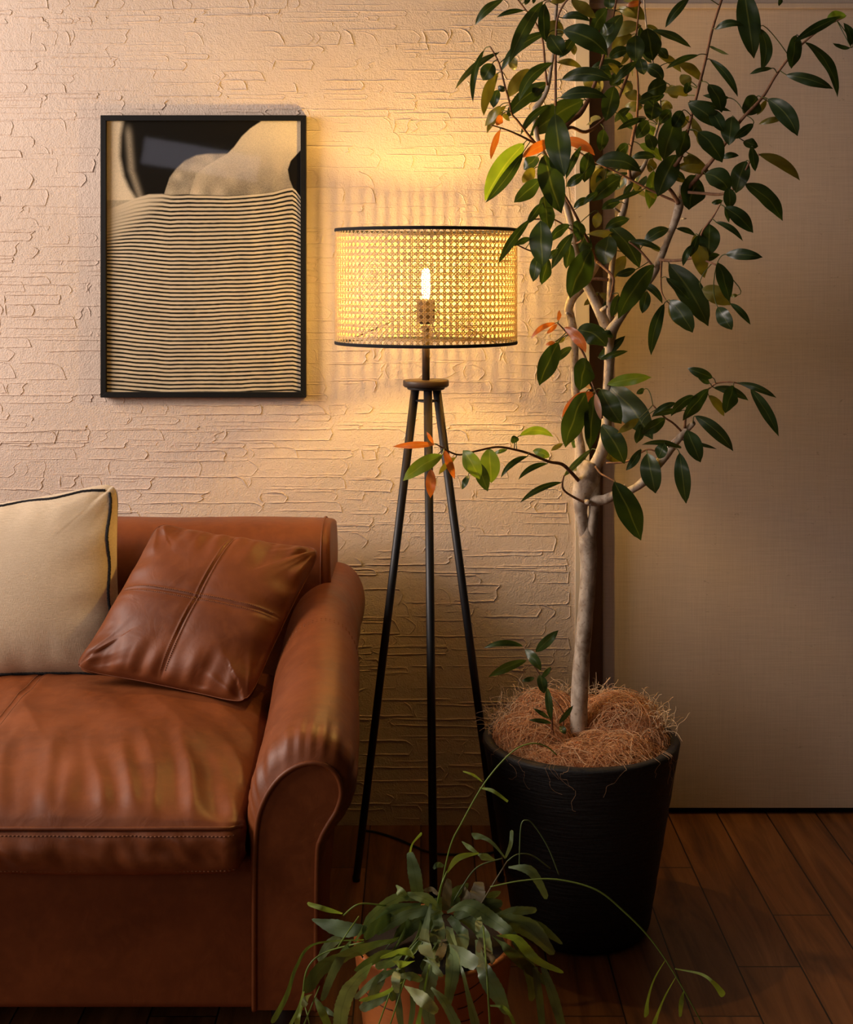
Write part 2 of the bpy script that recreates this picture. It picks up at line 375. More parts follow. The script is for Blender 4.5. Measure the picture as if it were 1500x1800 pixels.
# ------------------------------------------------------------------ framed poster
def poster():
    D=WY-0.03
    X=lambda px:(px-CX)*D/F
    Z=lambda py:CH-(py-CY)*D/F
    x0,x1,z1,z0=X(176.5),X(538),Z(202.5),Z(699)
    root=empty('framed_poster',((x0+x1)/2,WY,z0),'black framed poster of a hand under a striped jumper hanging on the plaster wall','picture')
    fw=0.0135
    for a in (((x0,z0),(x1,z0),(x1-fw,z0+fw),(x0+fw,z0+fw)),((x1,z0),(x1,z1),(x1-fw,z1-fw),(x1-fw,z0+fw)),((x1,z1),(x0,z1),(x0+fw,z1-fw),(x1-fw,z1-fw)),((x0,z1),(x0,z0),(x0+fw,z0+fw),(x0+fw,z1-fw))):
        m=MB(); vs=[(p[0],D,p[1]) for p in a]+[(p[0],D+0.026,p[1]) for p in a]
        m.add(vs,[(0,1,2,3),(7,6,5,4),(0,4,5,1),(1,5,6,2),(2,6,7,3),(3,7,4,0)])
        m.build('frame_rail',FRAMEB,root,smooth=False,bevel=0.0006,recalc=True)
    # print
    Dp=D+0.013; ax0,ax1,az0,az1=x0+fw-.002,x1-fw+.002,z0+fw-.002,z1-fw+.002
    nx,ny=500,700
    xs=np.linspace(ax0,ax1,nx); zs=np.linspace(az1,az0,ny)
    px=CX+xs*F/Dp; py=CY+(CH-zs)*F/Dp
    PX,PY=np.meshgrid(px,py)
    rg=np.random.RandomState(3)
    def vn(sx,sy):
        gx,gy=int((px[-1]-px[0])/sx)+3,int((py[-1]-py[0])/sy)+3
        g=rg.rand(gy,gx); u=(PX-px[0])/sx; v=(PY-py[0])/sy; i=u.astype(int); j=v.astype(int); fu=u-i; fv=v-j
        fu=fu*fu*(3-2*fu); fv=fv*fv*(3-2*fv)
        return (g[j,i]*(1-fu)+g[j,i+1]*fu)*(1-fv)+(g[j+1,i]*(1-fu)+g[j+1,i+1]*fu)*fv
    sm=lambda a,b,x:(lambda t:t*t*(3-2*t))(np.clip((x-a)/(b-a),0,1))
    grain=rg.rand(ny,nx)
    # left soft edge of the dark field
    L=np.interp(PY,[205,240,275,310,330,350],[216,210,209,216,225,238])
    dark=sm(-5,7,PX-L)
    streak=np.exp(-((PX-(228+ (PY-260)*0.08+np.maximum(0,PY-300)*0.25))/6)**2)*sm(212,240,PY)*0.35
    dark=dark*(1-streak)
    # far finger lobe
    lobe_y=np.interp(PX,[285,292,298,310,325,345,365],[352,330,312,296,282,273,270])
    lobe=sm(-2,3,PY-lobe_y)*sm(284,290,PX)
    # arm edge
    arm_y=np.interp(PX,[330,345,362,380,400,412,425,440,458,470],[352,305,292,281,270,258,240,226,214,205])
    arm=sm(-1.5,1.5,PY-arm_y)
    notch_x=np.interp(PY,[262,270,283,298,315,330,342,352],[530,523,511,506,509,515,521,530])
    notch=sm(-1,1,PX-notch_x)*sm(262,266,PY)
    light=np.ones_like(PX)*0.93
    light=light*(1-dark)+0.012*dark
    light=light*(1-lobe)+(0.40+0.3*vn(14,14))*lobe
    sh=0.88-0.42*sm(245,330,PY)*(0.4+0.9*vn(22,26))-0.12*sm(340,420,PX)*0
    sh=sh+0.22*np.exp(-((PX-345-(PY-300)*0.05)/14)**2)*sm(290,320,PY)
    light=light*(1-arm)+sh*arm
    light=light*(1-notch)+0.012*notch
    light=light+(grain-0.5)*0.28*np.clip(light*3,0,1)*(1-0*dark)*sm(0.1,0.4,light)
    # jumper
    top=np.interp(PX,[180,215,238,262,285,300,330,345,400,450,480,505,514,520,530],[374,360,350,343,342,344,343,344,345.5,343,339,332,331,336,350])
    sag=np.interp(PX,[180,220,260,300,340,380,430,480,505,515,530],[-9,-5,0,3,3,2,0,-3,-5,-5,0])
    t=np.clip((PY-top)/110,0,1)
    base=(top-345)*(1-t)**1.5*0.9+ sag*(0.25+0.75*t)*(1-0.35*sm(560,690,PY))
    base+= (vn(26,60)-0.5)*2.0
    ph=(PY-base-345+2.2)/7.05
    d=np.abs(ph-np.round(ph))*7.05
    fade=sm(0,1,(PX-190)/110+(PY-372)/85)
    th=0.62+0.95*np.clip(0.25+fade,0,1)*(0.8+0.4*vn(7,3))
    line=(1-sm(th-0.55,th+0.55,d))*np.clip(fade*1.1,0,1)
    body=0.92+(grain-0.5)*0.08-0.10*vn(30,24)
    body=body-0.30*sm(0.2,1,1-fade)*sm(330,380,PY)*(grain)*0.8
    jl=body*(1-line)+0.015*line
    jm=sm(-1.2,1.2,PY-top+1.5)
    light=light*(1-jm)+jl*jm
    light=np.clip(light,0.01,1)
    col=np.stack([light*0.80,light*0.665,light*0.455,np.ones_like(light)],-1).astype(np.float32)
    XX,ZZ=np.meshgrid(xs,zs); V=np.stack([XX,np.full_like(XX,Dp),ZZ],-1).reshape(-1,3)
    idx=np.arange(nx*ny).reshape(ny,nx); Fc=np.stack([idx[:-1,:-1],idx[1:,:-1],idx[1:,1:],idx[:-1,1:]],-1).reshape(-1,4)
    me=bpy.data.meshes.new('print'); me.vertices.add(len(V)); me.vertices.foreach_set('co',V.astype(np.float32).ravel())
    me.loops.add(Fc.size); me.loops.foreach_set('vertex_index',Fc.ravel().astype(np.int32))
    me.polygons.add(len(Fc)); me.polygons.foreach_set('loop_start',np.arange(0,Fc.size,4,dtype=np.int32)); me.polygons.foreach_set('loop_total',np.full(len(Fc),4,dtype=np.int32))
    me.update(calc_edges=True)
    ca=me.color_attributes.new('ink','FLOAT_COLOR','POINT'); ca.data.foreach_set('color',col.reshape(-1))
    t_=NT('poster_print',(0.8,0.7,0.5),0.8,Specular_IOR_Level=0.08); t_.setc(t_.n('ShaderNodeAttribute',attribute_name='ink').outputs['Color']); me.materials.append(t_.m)
    o=bpy.data.objects.new('print',me); C.objects.link(o); o.parent=root; o.location=-root.location
    m=MB(); m.box(ax0,ax1,Dp+0.001,WY-0.001,az0,az1); m.build('backing_board',DARK,root,smooth=False)
    m=MB(); m.add([(ax0,D+.008,az0),(ax1,D+.008,az0),(ax1,D+.008,az1),(ax0,D+.008,az1)],[(0,1,2,3)]); m.build('glass_pane',m_glass(),root,smooth=False)
poster()

# ------------------------------------------------------------------ floor lamp
LX,LY=0.0114,3.16
def lamp():
    root=empty('floor_lamp',(LX,LY,0),'black tripod floor lamp with a lit woven cane drum shade beside the sofa','lamp')
    z=lambda py:CH-(py-CY)*LY/F
    hubz=z(668)
    # legs
    legs=[((-0.0235,0.016),(-0.159,0.092)),((0.004,-0.028),(0.016,-0.186)),((0.0235,0.016),(0.172,0.092))]
    for a,b in legs:
        m=MB(); m.tube([(LX+b[0],LY+b[1],0.004),(LX+a[0],LY+a[1],hubz-0.018)],[0.0085,0.0096],20)
        lg=m.build('leg',BLACK,root)
        m=MB(); m.lathe([(0,0),(0.0085,0),(0.009,0.006),(0.0086,0.012),(0,0.012)],(LX+b[0],LY+b[1],0),20); m.build('foot_pad',DARK,lg)
    m=MB(); m.lathe([(0,0.0),(0.048,0),(0.051,0.003),(0.051,0.013),(0.050,0.015),(0,0.015)],(LX,LY,hubz-0.015),64); m.build('hub_plate',HUB,root)
    m=MB(); m.lathe([(0,0),(0.040,0),(0.042,0.002),(0.042,0.006),(0,0.006)],(LX,LY,hubz-0.021),48); m.build('mounting_plate',BLACK,root)
    m=MB(); zb=z(705)
    pts=[(LX+a[0]*1.13,LY+a[1]*1.13,zb) for a,b in legs]
    for i in range(3): m.tube([pts[i],pts[(i+1)%3]],0.0022,8)
    m.build('leg_bracket',BLACK,root)
    m=MB(); m.tube([(LX,LY,hubz),(LX,LY,z(572))],0.0085,24); m.build('pole',HUB,root)
    m=MB(); m.lathe([(0,0),(0.012,0),(0.020,0.006),(0.0205,0.05),(0.018,0.056),(0.014,0.056),(0.014,0.05),(0,0.05)],(LX,LY,z(570)),32)
    sock=m.build('bulb_socket',HUB,root)
    zb=z(525)
    m=MB(); m.lathe([(0.006,0),(0.008,0.006),(0.0092,0.014),(0.0095,0.03),(0.0095,0.050),(0.008,0.060),(0.004,0.066),(0,0.067)],(LX,LY,zb+0.001),24)
    tagp(m.build('bulb',m_emit('lit_bulb',(1.0,0.60,0.135),BULB),root),'glowing warm tubular bulb')
    # shade
    R0=0.2005; zt,z0=z(405.0),z(601.5); H=zt-z0; rows=18; NC=91; cv=H/rows
    m=MB()
    def strip(path,w,dr):
        # path: list of (u cells, v cells); strip lying on the drum
        n=len(path); vs=[]; fs=[]
        for i,(u,v) in enumerate(path):
            a=path[max(i-1,0)]; b=path[min(i+1,n-1)]; tu,tv=b[0]-a[0],b[1]-a[1]; L=math.hypot(tu,tv); nu,nv=-tv/L,tu/L
            for s_,rr in ((-1,0),(0,0.0005),(1,0)):
                uu=u+nu*s_*w/2; vv=v+nv*s_*w/2; vv=min(rows,max(0,vv)); an=2*math.pi*uu/NC; r=R0+dr+rr
                vs.append((LX+r*math.cos(an),LY+r*math.sin(an),z0+vv*cv))
        for i in range(n-1):
            for k in (0,1): a=i*3+k; fs.append((a,a+1,a+4,a+3))
        m.add(vs,fs)
    for c in range(NC):
        for o_ in (-0.115,0.115):
            strip([(c+o_,v) for v in (0,6,12,18)],0.15,0)
    for r in range(rows+1):
        for o_ in (-0.115,0.115):
            v=r+o_
            if 0<=v<=rows: strip([(u/3,v) for u in range(0,NC*3+1)],0.15,0.0006)
    for c in range(NC):
        for sg in (1,-1):
            strip([(c+0.5+sg*v,v) for v in np.arange(0,rows+0.01,0.5)],0.14,0.0012*sg+0.0006)
    sh=m.build('lampshade',CANE,root); tagp(sh,'woven honey coloured cane drum')
    for zz,nm in ((zt,'top'),(z0,'bottom')):
        m=MB(); a=-0.0035; m.lathe([(R0-0.002,a),(R0+0.0022,a),(R0+0.003,0),(R0+0.0022,-a),(R0-0.002,-a),(R0-0.002,a)],(LX,LY,zz),128)
        m.build('shade_binding',TRIMF,sh)
    m=MB(); zs_=z(568)
    for k in range(3):
        an=math.radians(202+120*k); m.tube([(LX+0.018*math.cos(an),LY+0.018*math.sin(an),zs_+0.03),(LX+(R0-.002)*math.cos(an),LY+(R0-.002)*math.sin(an),z0)],0.0014,6)
    m.build('shade_support_wire',BLACK,root)
    return root
BULB=1700
LAMP=lamp()
m=MB()
cord=smooth([(*P(632,1462,3.50),),(*P(662,1466,3.5),),(*P(700,1478,3.46),),(*P(760,1502,3.38),),(*P(822,1504,3.37),),(*P(872,1500,3.4),),(*P(960,1470,3.47),)],8)
m.tube([(x,3475*1.0/((CY+(CH-zz)*F/y)-CY),0.004) for x,y,zz in cord],0.0028,8)
tagp(m.build('power_cord',BLACK,LAMP),'thin black power cord lying on the floor')
# ------------------------------------------------------------------ sofa
def nz(x,y,z=0): return noise.noise(Vector((x,y,z)))
SXL=-2.18
sofa=empty('leather_sofa',(-1.1,2.95,0),'brown leather sofa with rolled arms standing against the plaster wall','sofa')
OUT=[(441,1778),(437,1640),(434,1500),(430,1450),(435,1400),(450,1358),(478,1322),(512,1301),(550,1295),(588,1306),(613,1334),(626,1372),(623,1408),(610,1438),(590,1465),(574,1495),(567,1530),(564,1640),(563,1778)]
PAN=[(447,1776),(447,1640),(448,1520),(452,1450),(464,1408),(487,1372),(515,1350),(545,1341),(574,1346),(594,1366),(600,1395),(592,1424),(577,1449),(564,1474),(558,1505),(556,1640),(556,1776)]
def toxz(c,D): return [((x-CX)*D/F, CH-(y-CY)*D/F) for x,y in c]
def arm(mirror=False):
    m=MB(); D0=2.40; N=200
    o=resample(smooth(toxz(OUT,D0),8),N); p=resample(smooth(toxz(PAN,D0),8),N)
    def mx(x): return (SXL-0.115)-x if mirror else x
    rows=[]
    ys=[(D0+0.000,0),(D0+0.003,0.10),(D0+0.008,0.35),(D0+0.016,0.62),(D0+0.028,0.84),(D0+0.042,0.96),(D0+0.06,1.0)]
    y=D0+0.07
    while y<3.47: ys.append((y,1.0)); y+=0.02
    rr=random.Random(4); ph=[rr.uniform(-.5,.5) for _ in range(N)]
    for (y,b) in ys:
        t=ss(D0+0.06,3.2,y); row=[]
        for k in range(N):
            x=p[k][0]*(1-b)+o[k][0]*b; z=p[k][1]*(1-b)+o[k][1]*b
            roll=ss(0.47,0.53,z)
            z+=0.082*t*ss(0.30,0.60,z); x-=0.016*t*ss(-0.26,-0.12,x)
            x-=0.012*t
            # gathers around the scroll
            s_=k/N; g=ss(0.30,0.36,s_)*(1-ss(0.70,0.76,s_)); e=ss(D0,D0+.012,y)*(1-ss(D0+.055,D0+.13,y))
            w=math.sin(k*1.15+2.2*math.sin(k*0.19)+1.2*nz(k*.11,y*20))
            cx_,cz_=-0.205,0.53; dx,dz=x-cx_,z-cz_; L=math.hypot(dx,dz) or 1
            dsp=0.0026*(0.6+0.8*abs(nz(k*.07,3)))*w*g*e + 0.004*nz(x*7,y*5,z*7)*b + 0.0012*nz(x*22,y*18,z*22)*b
            x+=dx/L*dsp; z+=dz/L*dsp
            row.append((mx(x),y,z))
        rows.append(row)
    m.grid(rows)
    m.add([(mx(x),D0+0.0005,z) for x,z in p],[tuple(range(N))])
    m.add(rows[-1],[tuple(range(N))])
    a=m.build('armrest',LEATHER,sofa,recalc=True)
    m=MB(); m.tube([(mx(x),D0-0.0015,z) for x,z in p],0.0042,10); m.build('piping',LEATHER2,a)
    # stitched seam over the arm
    m=MB()
    for yy in (2.955,2.965):
        t=ss(D0+0.06,3.2,yy); pts=[]
        for k in range(40,160):
            x,z=o[k]; z+=0.082*t*ss(0.30,0.60,z); x-=0.016*t*ss(-0.26,-0.12,x); x-=0.012*t
            dsp=0.004*nz(x*7,yy*5,z*7)+0.0012*nz(x*22,yy*18,z*22); dx,dz=x+0.205,z-0.53; L=math.hypot(dx,dz); x+=dx/L*(dsp+.0003); z+=dz/L*(dsp+.0003)
            pts.append((mx(x),yy,z))
        for k in range(0,len(pts)-1,2): m.tube([pts[k],((Vector(pts[k])*.3+Vector(pts[k+1])*.7))],0.0008,5)
    m.build('stitching',THREAD,a)
arm(); arm(True)
# base front rail and deck
def rbox(name,x0,x1,y0,y1,z0,z1,mat,parent,bev,amp=0.0,step=0.03):
    bm=bmesh.new(); bmesh.ops.create_cube(bm,size=1)
    for v in bm.verts: v.co=Vector(((x0+x1)/2+v.co.x*(x1-x0),(y0+y1)/2+v.co.y*(y1-y0),(z0+z1)/2+v.co.z*(z1-z0)))
    bmesh.ops.bevel(bm,geom=bm.edges[:],offset=bev,segments=5,profile=0.55,affect='EDGES')
    me=bpy.data.meshes.new(name); bm.to_mesh(me); bm.free(); me.materials.append(mat)
    me.polygons.foreach_set('use_smooth',[True]*len(me.polygons))
    o=bpy.data.objects.new(name,me); C.objects.link(o); o.parent=parent; o.location=-wloc(parent); return o
rbox('front_rail',-1.99,-0.278,2.440,3.30,0.126,0.392,LEATHER,sofa,0.014)
for x in (-0.24,-2.03):
    for y in (2.50,3.38):
        m=MB(); m.lathe([(0,0),(0.018,0),(0.026,0.15),(0,0.15)],(x,y,0),20); m.build('leg',DARK,sofa)
# back
def back():
    m=MB(); rows=[]
    prof=smooth([(3.235,0.30),(3.222,0.50),(3.214,0.66),(3.216,0.735),(3.236,0.785),(3.285,0.810),(3.36,0.812),(3.44,0.795),(3.49,0.755),(3.505,0.68),(3.505,0.40),(3.505,0.16)],8)
    N=len(prof)
    xs=[-0.205,-0.206,-0.209,-0.216,-0.228,-0.245]; x=-0.27
    while x>-1.98: xs.append(x); x-=0.03
    xs+=[-1.985]
    cy,cz=3.36,0.55
    for x in xs:
        k=0.80 if x>-0.2055 else 0.90 if x>-0.2065 else 0.955 if x>-0.21 else 0.985 if x>-0.217 else 1.0
        k=1-(1-k)*0.28
        rows.append([(x+0.006*nz(z*6,y*6)*(1 if x>-.25 else 0), cy+(y-cy)*k+0.004*nz(x*5,z*5,y*3), cz+(z-cz)*k+0.004*nz(x*6,y*6)) for y,z in prof])
    m.grid(rows)
    m.add(rows[0],[tuple(range(N))]); m.add(rows[-1],[tuple(range(N))])
    b=m.build('backrest',LEATHER,sofa,recalc=True)
    m=MB(); m.tube([(-0.226,3.36+(y-3.36)*1.002,0.55+(z-.55)*1.003) for y,z in prof[4:80]],0.0022,8); m.build('piping',LEATHER2,b)
back()
# seat cushion
def seat():
    m=MB(); X0,X1=-1.975,-0.300; Y0,Y1=2.385,3.20
    ztop,zbot=0.457,0.377
    def topz(x,y):
        u=(X1-x)/0.5; v=(y-Y0)/(Y1-Y0)
        e=min(1,max(0,(X1-x)/0.26)); e=math.sqrt(max(0,1-(1-e)**2))
        f=min(1,max(0,(y-Y0)/0.36)); f=math.sqrt(max(0,1-(1-f)**2.0))
        g=1-0.35*ss(0.75,1.0,v)
        h=0.075*min(e+0.03,1)*f*g*1.0
        e2=min(1,(X1-x)/0.02)
        # creases running back from the front edge
        w=ss(0,0.05,y-Y0)*(1-ss(0.10,0.42,y-Y0)); 
        q=nz(x*13+ (y-Y0)*3.0,(y-Y0)*3.0,2.0); q2=nz(x*34+(y-Y0)*9,(y-Y0)*7,5.0)
        h+=w*(0.019*(abs(q)*-1+0.22)+0.0055*q2)
        d=nz(x*6.5+(y-Y0)*4.2,(y-Y0)*1.6,9.0); h+=0.014*(0.2-abs(d))*ss(0.1,0.3,y-Y0)
        h+=0.004*nz(x*15,y*12,3)
        h-=0.0045*math.exp(-((x+0.812)/0.008)**2)-0.002*math.exp(-((x+0.812)/0.02)**2)
        return ztop+h*1.0
    xs=[]; x=X1
    while x>X0: xs.append(x); x-= 0.0055 if x>-1.1 else 0.03
    xs.append(X0)
    ys=list(np.arange(Y0,Y0+0.5,0.006))+list(np.arange(Y0+0.5,Y1,0.02))+[Y1]
    rows=[]
    for xi,x in enumerate(xs):
        edge=min(1,(X1-x)/0.03); ed=math.sqrt(1-(1-edge)**2); yo=0.030*(1-ed)
        row=[]
        # underside, front border, top
        for v in (Y1,2.9,2.5,Y0+0.05): row.append((x,v+0,zbot-0.004+0.02*(1-ed)))
        for t in np.linspace(0,1,16):
            bul=0.016*math.sin(math.pi*t)**0.7
            bul+= (0.010*nz(x*17+t,t*1.2,7)+0.0045*nz(x*42+t*2,t*2.5,8))*math.sin(math.pi*t)**0.5
            z=zbot+0.006+(ztop-zbot-0.006)*t - 0.003*math.sin(x*9)*(1-t)
            z=z+(0.012*(1-ed))*(1-t)-0.004*(1-ed)*t
            row.append((x,Y0-bul+yo,z))
        for y in ys[1:]:
            row.append((x,y+yo*(1-ss(0,.1,y-Y0)),topz(x,y)-0.02*(1-ed)*ss(0,.05,y-Y0)))
        row.append((x,Y1+0.01,0.42))
        rows.append(row)
    # side wall of the cushion at the arm
    last=[(X1+0.004 if True else 0,p[1]+0.0,p[2]*0.6+0.42*0.4) for p in rows[0]]
    m.grid([last]+rows)
    s=m.build('seat_cushion',LEATHER,sofa,recalc=True)
    m=MB(); pts=[]
    for x in np.arange(X1-0.001,X0,-0.02):
        edge=min(1,(X1-x)/0.03); ed=math.sqrt(max(0,1-(1-edge)**2)); pts.append((x,Y0-0.0015+0.030*(1-ed),ztop+0.0015-0.004*(1-ed)+0.0015*nz(x*9,0)))
    m.tube(pts,0.0036,8); m.build('piping',LEATHER2,s)
    m=MB()
    for zz,rr in ((ztop-0.0085,0.0009),(zbot+0.012,0.0009)):
        x=X1-0.012; m=MB()
        while x>-1.15:
            edge=min(1,(X1-x)/0.03); ed=math.sqrt(1-(1-edge)**2); t=(zz-zbot-.006)/(ztop-zbot-.006)
            bul=0.016*math.sin(math.pi*t)**0.7+(0.010*nz(x*17+t,t*1.2,7)+0.0045*nz(x*42+t*2,t*2.5,8))*math.sin(math.pi*t)**0.5
            m.tube([(x,Y0-bul-.0003+0.03*(1-ed),zz),(x-0.0042,Y0-bul-.0003+.03*(1-ed),zz)],rr,5)
            x-=0.0068
        m.build('stitching',THREAD,s)
    m=MB()
    for dx in (-0.007,0.007):
        for y in np.arange(Y0+0.02,3.1,0.0068):
            x=-0.812+dx; m.tube([(x,y,topz(x,y)+.0002),(x,y+.0042,topz(x,y+.0042)+.0002)],0.0008,5)
    m.build('stitching',THREAD,s)
    return topz
seat()

# ------------------------------------------------------------------ loose cushions
def pillow(name,label,cor,T,mat,wr,seam=False,seedz=0.0,pinch=0.07):
    bl,br,tr,tl=[Vector(c) for c in cor]
    c0=(bl+br+tr+tl)/4; nrm=((br-bl)+(tr-tl)).cross((tl-bl)+(tr-br)).normalized()
    if nrm.y>0: nrm=-nrm
    root=empty(name,(c0.x,c0.y,min(bl.z,br.z)),label,'cushion')
    N=150
    def pos(u,v,side):
        # blunt corners
        cu,cv=abs(2*u-1),abs(2*v-1); q_=1-0.055*(cu*cv)**10; u=0.5+(u-0.5)*q_; v=0.5+(v-0.5)*q_
        # concave sides between the corners
        uu=u+pinch*(0.5-u)*4*v*(1-v)*(abs(2*u-1)**2.0)
        vv=v+pinch*(0.5-v)*4*u*(1-u)*(abs(2*v-1)**2.0)
        p=(bl*(1-uu)+br*uu)*(1-vv)+(tl*(1-uu)+tr*uu)*vv
        a=(1-abs(2*u-1)**2.6); b=(1-abs(2*v-1)**2.6); h=T*(max(0,a*b))**0.46
        # creases radiating from the corners and edges
        eg=min(u,1-u,v,1-v)
        if side>0:
            k=0
            for (cu,cv,ph) in ((0,0,1.),(1,0,2.3),(0,1,4.1),(1,1,5.2)):
                d=math.hypot(u-cu,v-cv); an=math.atan2(v-cv,u-cu); k+=math.exp(-((d-0.17)/0.15)**2)*math.sin(an*13+ph+2.5*nz(d*4,an*3,ph))*(0.6+nz(an*4,ph))
            q=nz(u*13 if min(v,1-v)<min(u,1-u) else v*9, eg*3.0, seedz)
            f=ss(0,0.03,eg)*(1-ss(0.08,0.30,eg))
            h+=wr*(0.55*k*ss(0,0.04,eg)+2.6*q*f)+wr*0.9*nz(u*4,v*4,seedz+3)
            if seam:
                for w in (u-0.5,v-0.5): w=w+0.006*nz(u*5,v*5,1); h-=(0.0026*math.exp(-(w/0.04)**2)+0.0030*math.exp(-(w/0.0055)**2)-0.0018*math.exp(-((abs(w)-0.011)/0.006)**2))*ss(0,.08,eg)
            h=max(h,0.0)
        return p+nrm*h*(1 if side>0 else -0.35)
    m=MB()
    for side in (1,-1):
        T_=T
        rows=[[pos(i/N,j/N,side) for i in range(N+1)] for j in range(N+1)]
        m.grid(rows)
    bm_o=m.build('cover',mat,root,recalc=False)
    bm=bmesh.new(); bm.from_mesh(bm_o.data); bmesh.ops.remove_doubles(bm,verts=bm.verts,dist=0.0002); bmesh.ops.recalc_face_normals(bm,faces=bm.faces); bm.to_mesh(bm_o.data); bm.free()
    return root,bm_o,pos,nrm
lc=[P(128,1180,2.96),P(437,1243,2.87),P(568,966,3.12),P(278,921,3.17)]
root,cov,pos,nrm=pillow('leather_cushion','brown leather cushion with a cross of stitched seams leaning in the sofa corner',lc,0.062,LEATHER2,0.0042,seam=True,seedz=1.5,pinch=0.045)
m=MB()
for off in (-0.0175,0.0175):
    for ax in (0,1):
        n=88
        for k in range(5,n-5):
            a=k/n; b=a+0.58/n
            q=[pos(0.5+off*0.8,a,1),pos(0.5+off*0.8,b,1)] if ax==0 else [pos(a,0.5+off*0.8,1),pos(b,0.5+off*0.8,1)]
            m.tube([p+nrm*0.0003 for p in q],0.0008,5)
m.build('stitching',THREAD,cov)
m=MB()
ed=[pos(t/60,0,1) for t in range(61)]+[pos(1,t/60,1) for t in range(1,61)]+[pos(1-t/60,1,1) for t in range(1,61)]+[pos(0,1-t/60,1) for t in range(1,61)]
m.tube(ed,0.0013,8); m.build('edge_seam',LEATHER2,cov)
cc=[P(-190,1206,3.02),P(222,1194,3.10),P(211,845,3.17),P(-185,905,3.17)]
root,cov,pos,nrm=pillow('linen_cushion','cream linen cushion edged with a black wool line, left of the leather cushion',cc,0.082,LINEN,0.0016,seedz=6.5,pinch=0.05)
m=MB(); R=random.Random(9)
def edge_line(f):
    pts=[]
    for k in range(0,241):
        pts.append(f(k/240,R.uniform(-.0035,.0035)))
    return pts
e1=0.032
m.tube([p+nrm*0.001 for p in edge_line(lambda t,j:pos(0.02+t*0.925,1-e1+j*.35+0.006*math.sin(t*23),1))],0.0032,6)
m.tube([p+nrm*0.001 for p in edge_line(lambda t,j:pos(1-e1+j*.35+0.005*math.sin(t*19),0.945-t*0.925,1))],0.0032,6)
m.tube([p+nrm*0.001 for p in edge_line(lambda t,j:pos(0.02+t*0.93,0.022+j*.3,1))],0.0034,6)
m.build('wool_edging',YARN,cov)
# ------------------------------------------------------------------ leaf builder
def leaf(m,p0,p1,w,bend,d0,d1,roll,rr,tone=0.0,prof='leaf',nseg=14,crenate=0.0,flip=False):
    """p0,p1 pixel-plane points at depth; builds a folded, curved blade with real size"""
    x0,y0=p0; x1,y1=p1; dx,dy=x1-x0,y1-y0; L=math.hypot(dx,dy) or 1
    cx,cy=(x0+x1)/2-dy/L*bend*2,(y0+y1)/2+dx/L*bend*2
    dm=(d0+d1)/2-0.012-0.0002*L
    pts=[]
    for i in range(nseg+1):
        t=i/nseg; a,b,c=(1-t)**2,2*t*(1-t),t*t
        pts.append(P(a*x0+b*cx+c*x1,a*y0+b*cy+c*y1,a*d0+b*dm+c*d1))
    blade(m,pts,[w*(d0/F)*0.5*wprof(i/nseg,prof) for i in range(nseg+1)],roll,rr,tone,crenate,flip=flip)
def wprof(t,kind):
    if kind=='leaf': return max(0.02,(math.sin(math.pi*min(1,t**0.90)))**0.78 * (1.0 if t<0.88 else 1-0.4*((t-0.88)/0.12)))
    if kind=='wide': return max(0.02,(math.sin(math.pi*t**0.95))**0.5)
    return 1
def blade(m,pts,hw,roll,rr,tone,crenate=0.0,fold=0.34,flip=False):
    vs=[]; at=[]; n=len(pts)
    view=Vector((0,-1,0)); wav=rr.uniform(0,6)
    for i,p in enumerate(pts):
        t=(pts[min(i+1,n-1)]-pts[max(i-1,0)]).normalized()
        sd=t.cross(view)
        if sd.length<0.2: sd=t.cross(Vector((0,-.7,.7)))
        sd.normalize(); nr=sd.cross(t).normalized()
        if nr.dot(view)<0: nr=-nr
        s2=(sd*math.cos(roll)+nr*math.sin(roll)); n2=(nr*math.cos(roll)-sd*math.sin(roll))
        w=hw[i]/max(0.45,math.cos(roll))
        if crenate: w*=1+crenate*(1 if i%2 else -1)
        for k in (-1,-.5,0,.5,1):
            q=p+s2*w*k + n2*(abs(k)*w*fold*(1-0.5*abs(k)) + 0.09*w*math.sin(i*0.75+wav+k*2.4))
            vs.append(q); at.append(abs(k))
    fs=[]
    for i in range(n-1):
        for k in range(4):
            a=i*5+k; fs.append((a,a+5,a+6,a+1))
    # make the upper side the front face
    v=[Vector(x) for x in vs]; c=(len(pts)//2)*5+2
    fn=(v[c+5]-v[c]).cross(v[c+1]-v[c])
    up=Vector((-0.25,-0.75,0.6))
    if fn.dot(up)<0: fs=[tuple(reversed(f)) for f in fs]
    if flip: fs=[tuple(reversed(f)) for f in fs]
    m.add(vs,fs,at,tone)

# ------------------------------------------------------------------ potted tree
PCX,PCY=0.3405,3.03
tree=empty('potted_rubber_tree',(PCX,PCY,0),'tall leafy rubber tree in a matte black round planter by the sliding door','plant')
jr=random.Random(2)
prof=[(0,0.0),(0.120,0.0),(0.136,0.003),(0.143,0.012),(0.146,0.02)]
prof+=[(0.146+(0.206-0.146)*t,0.02+(0.385-0.02)*t) for t in np.linspace(0.03,1,30)]
prof+=[(0.2085,0.393),(0.2085,0.399),(0.205,0.403),(0.190,0.403),(0.186,0.399),(0.184,0.36),(0.176,0.25)]
m=MB(); m.lathe(prof,(PCX,PCY,0),128,jit=lambda i,k: 0 if i<2 else 0.0014*nz(i*1.7,math.cos(k*.049)*3,math.sin(k*.049)*3)); m.build('planter',POT,tree)
m=MB(); m.lathe([(0,0.36),(0.18,0.36)],(PCX,PCY,0),48); m.build('soil',SOIL,tree)
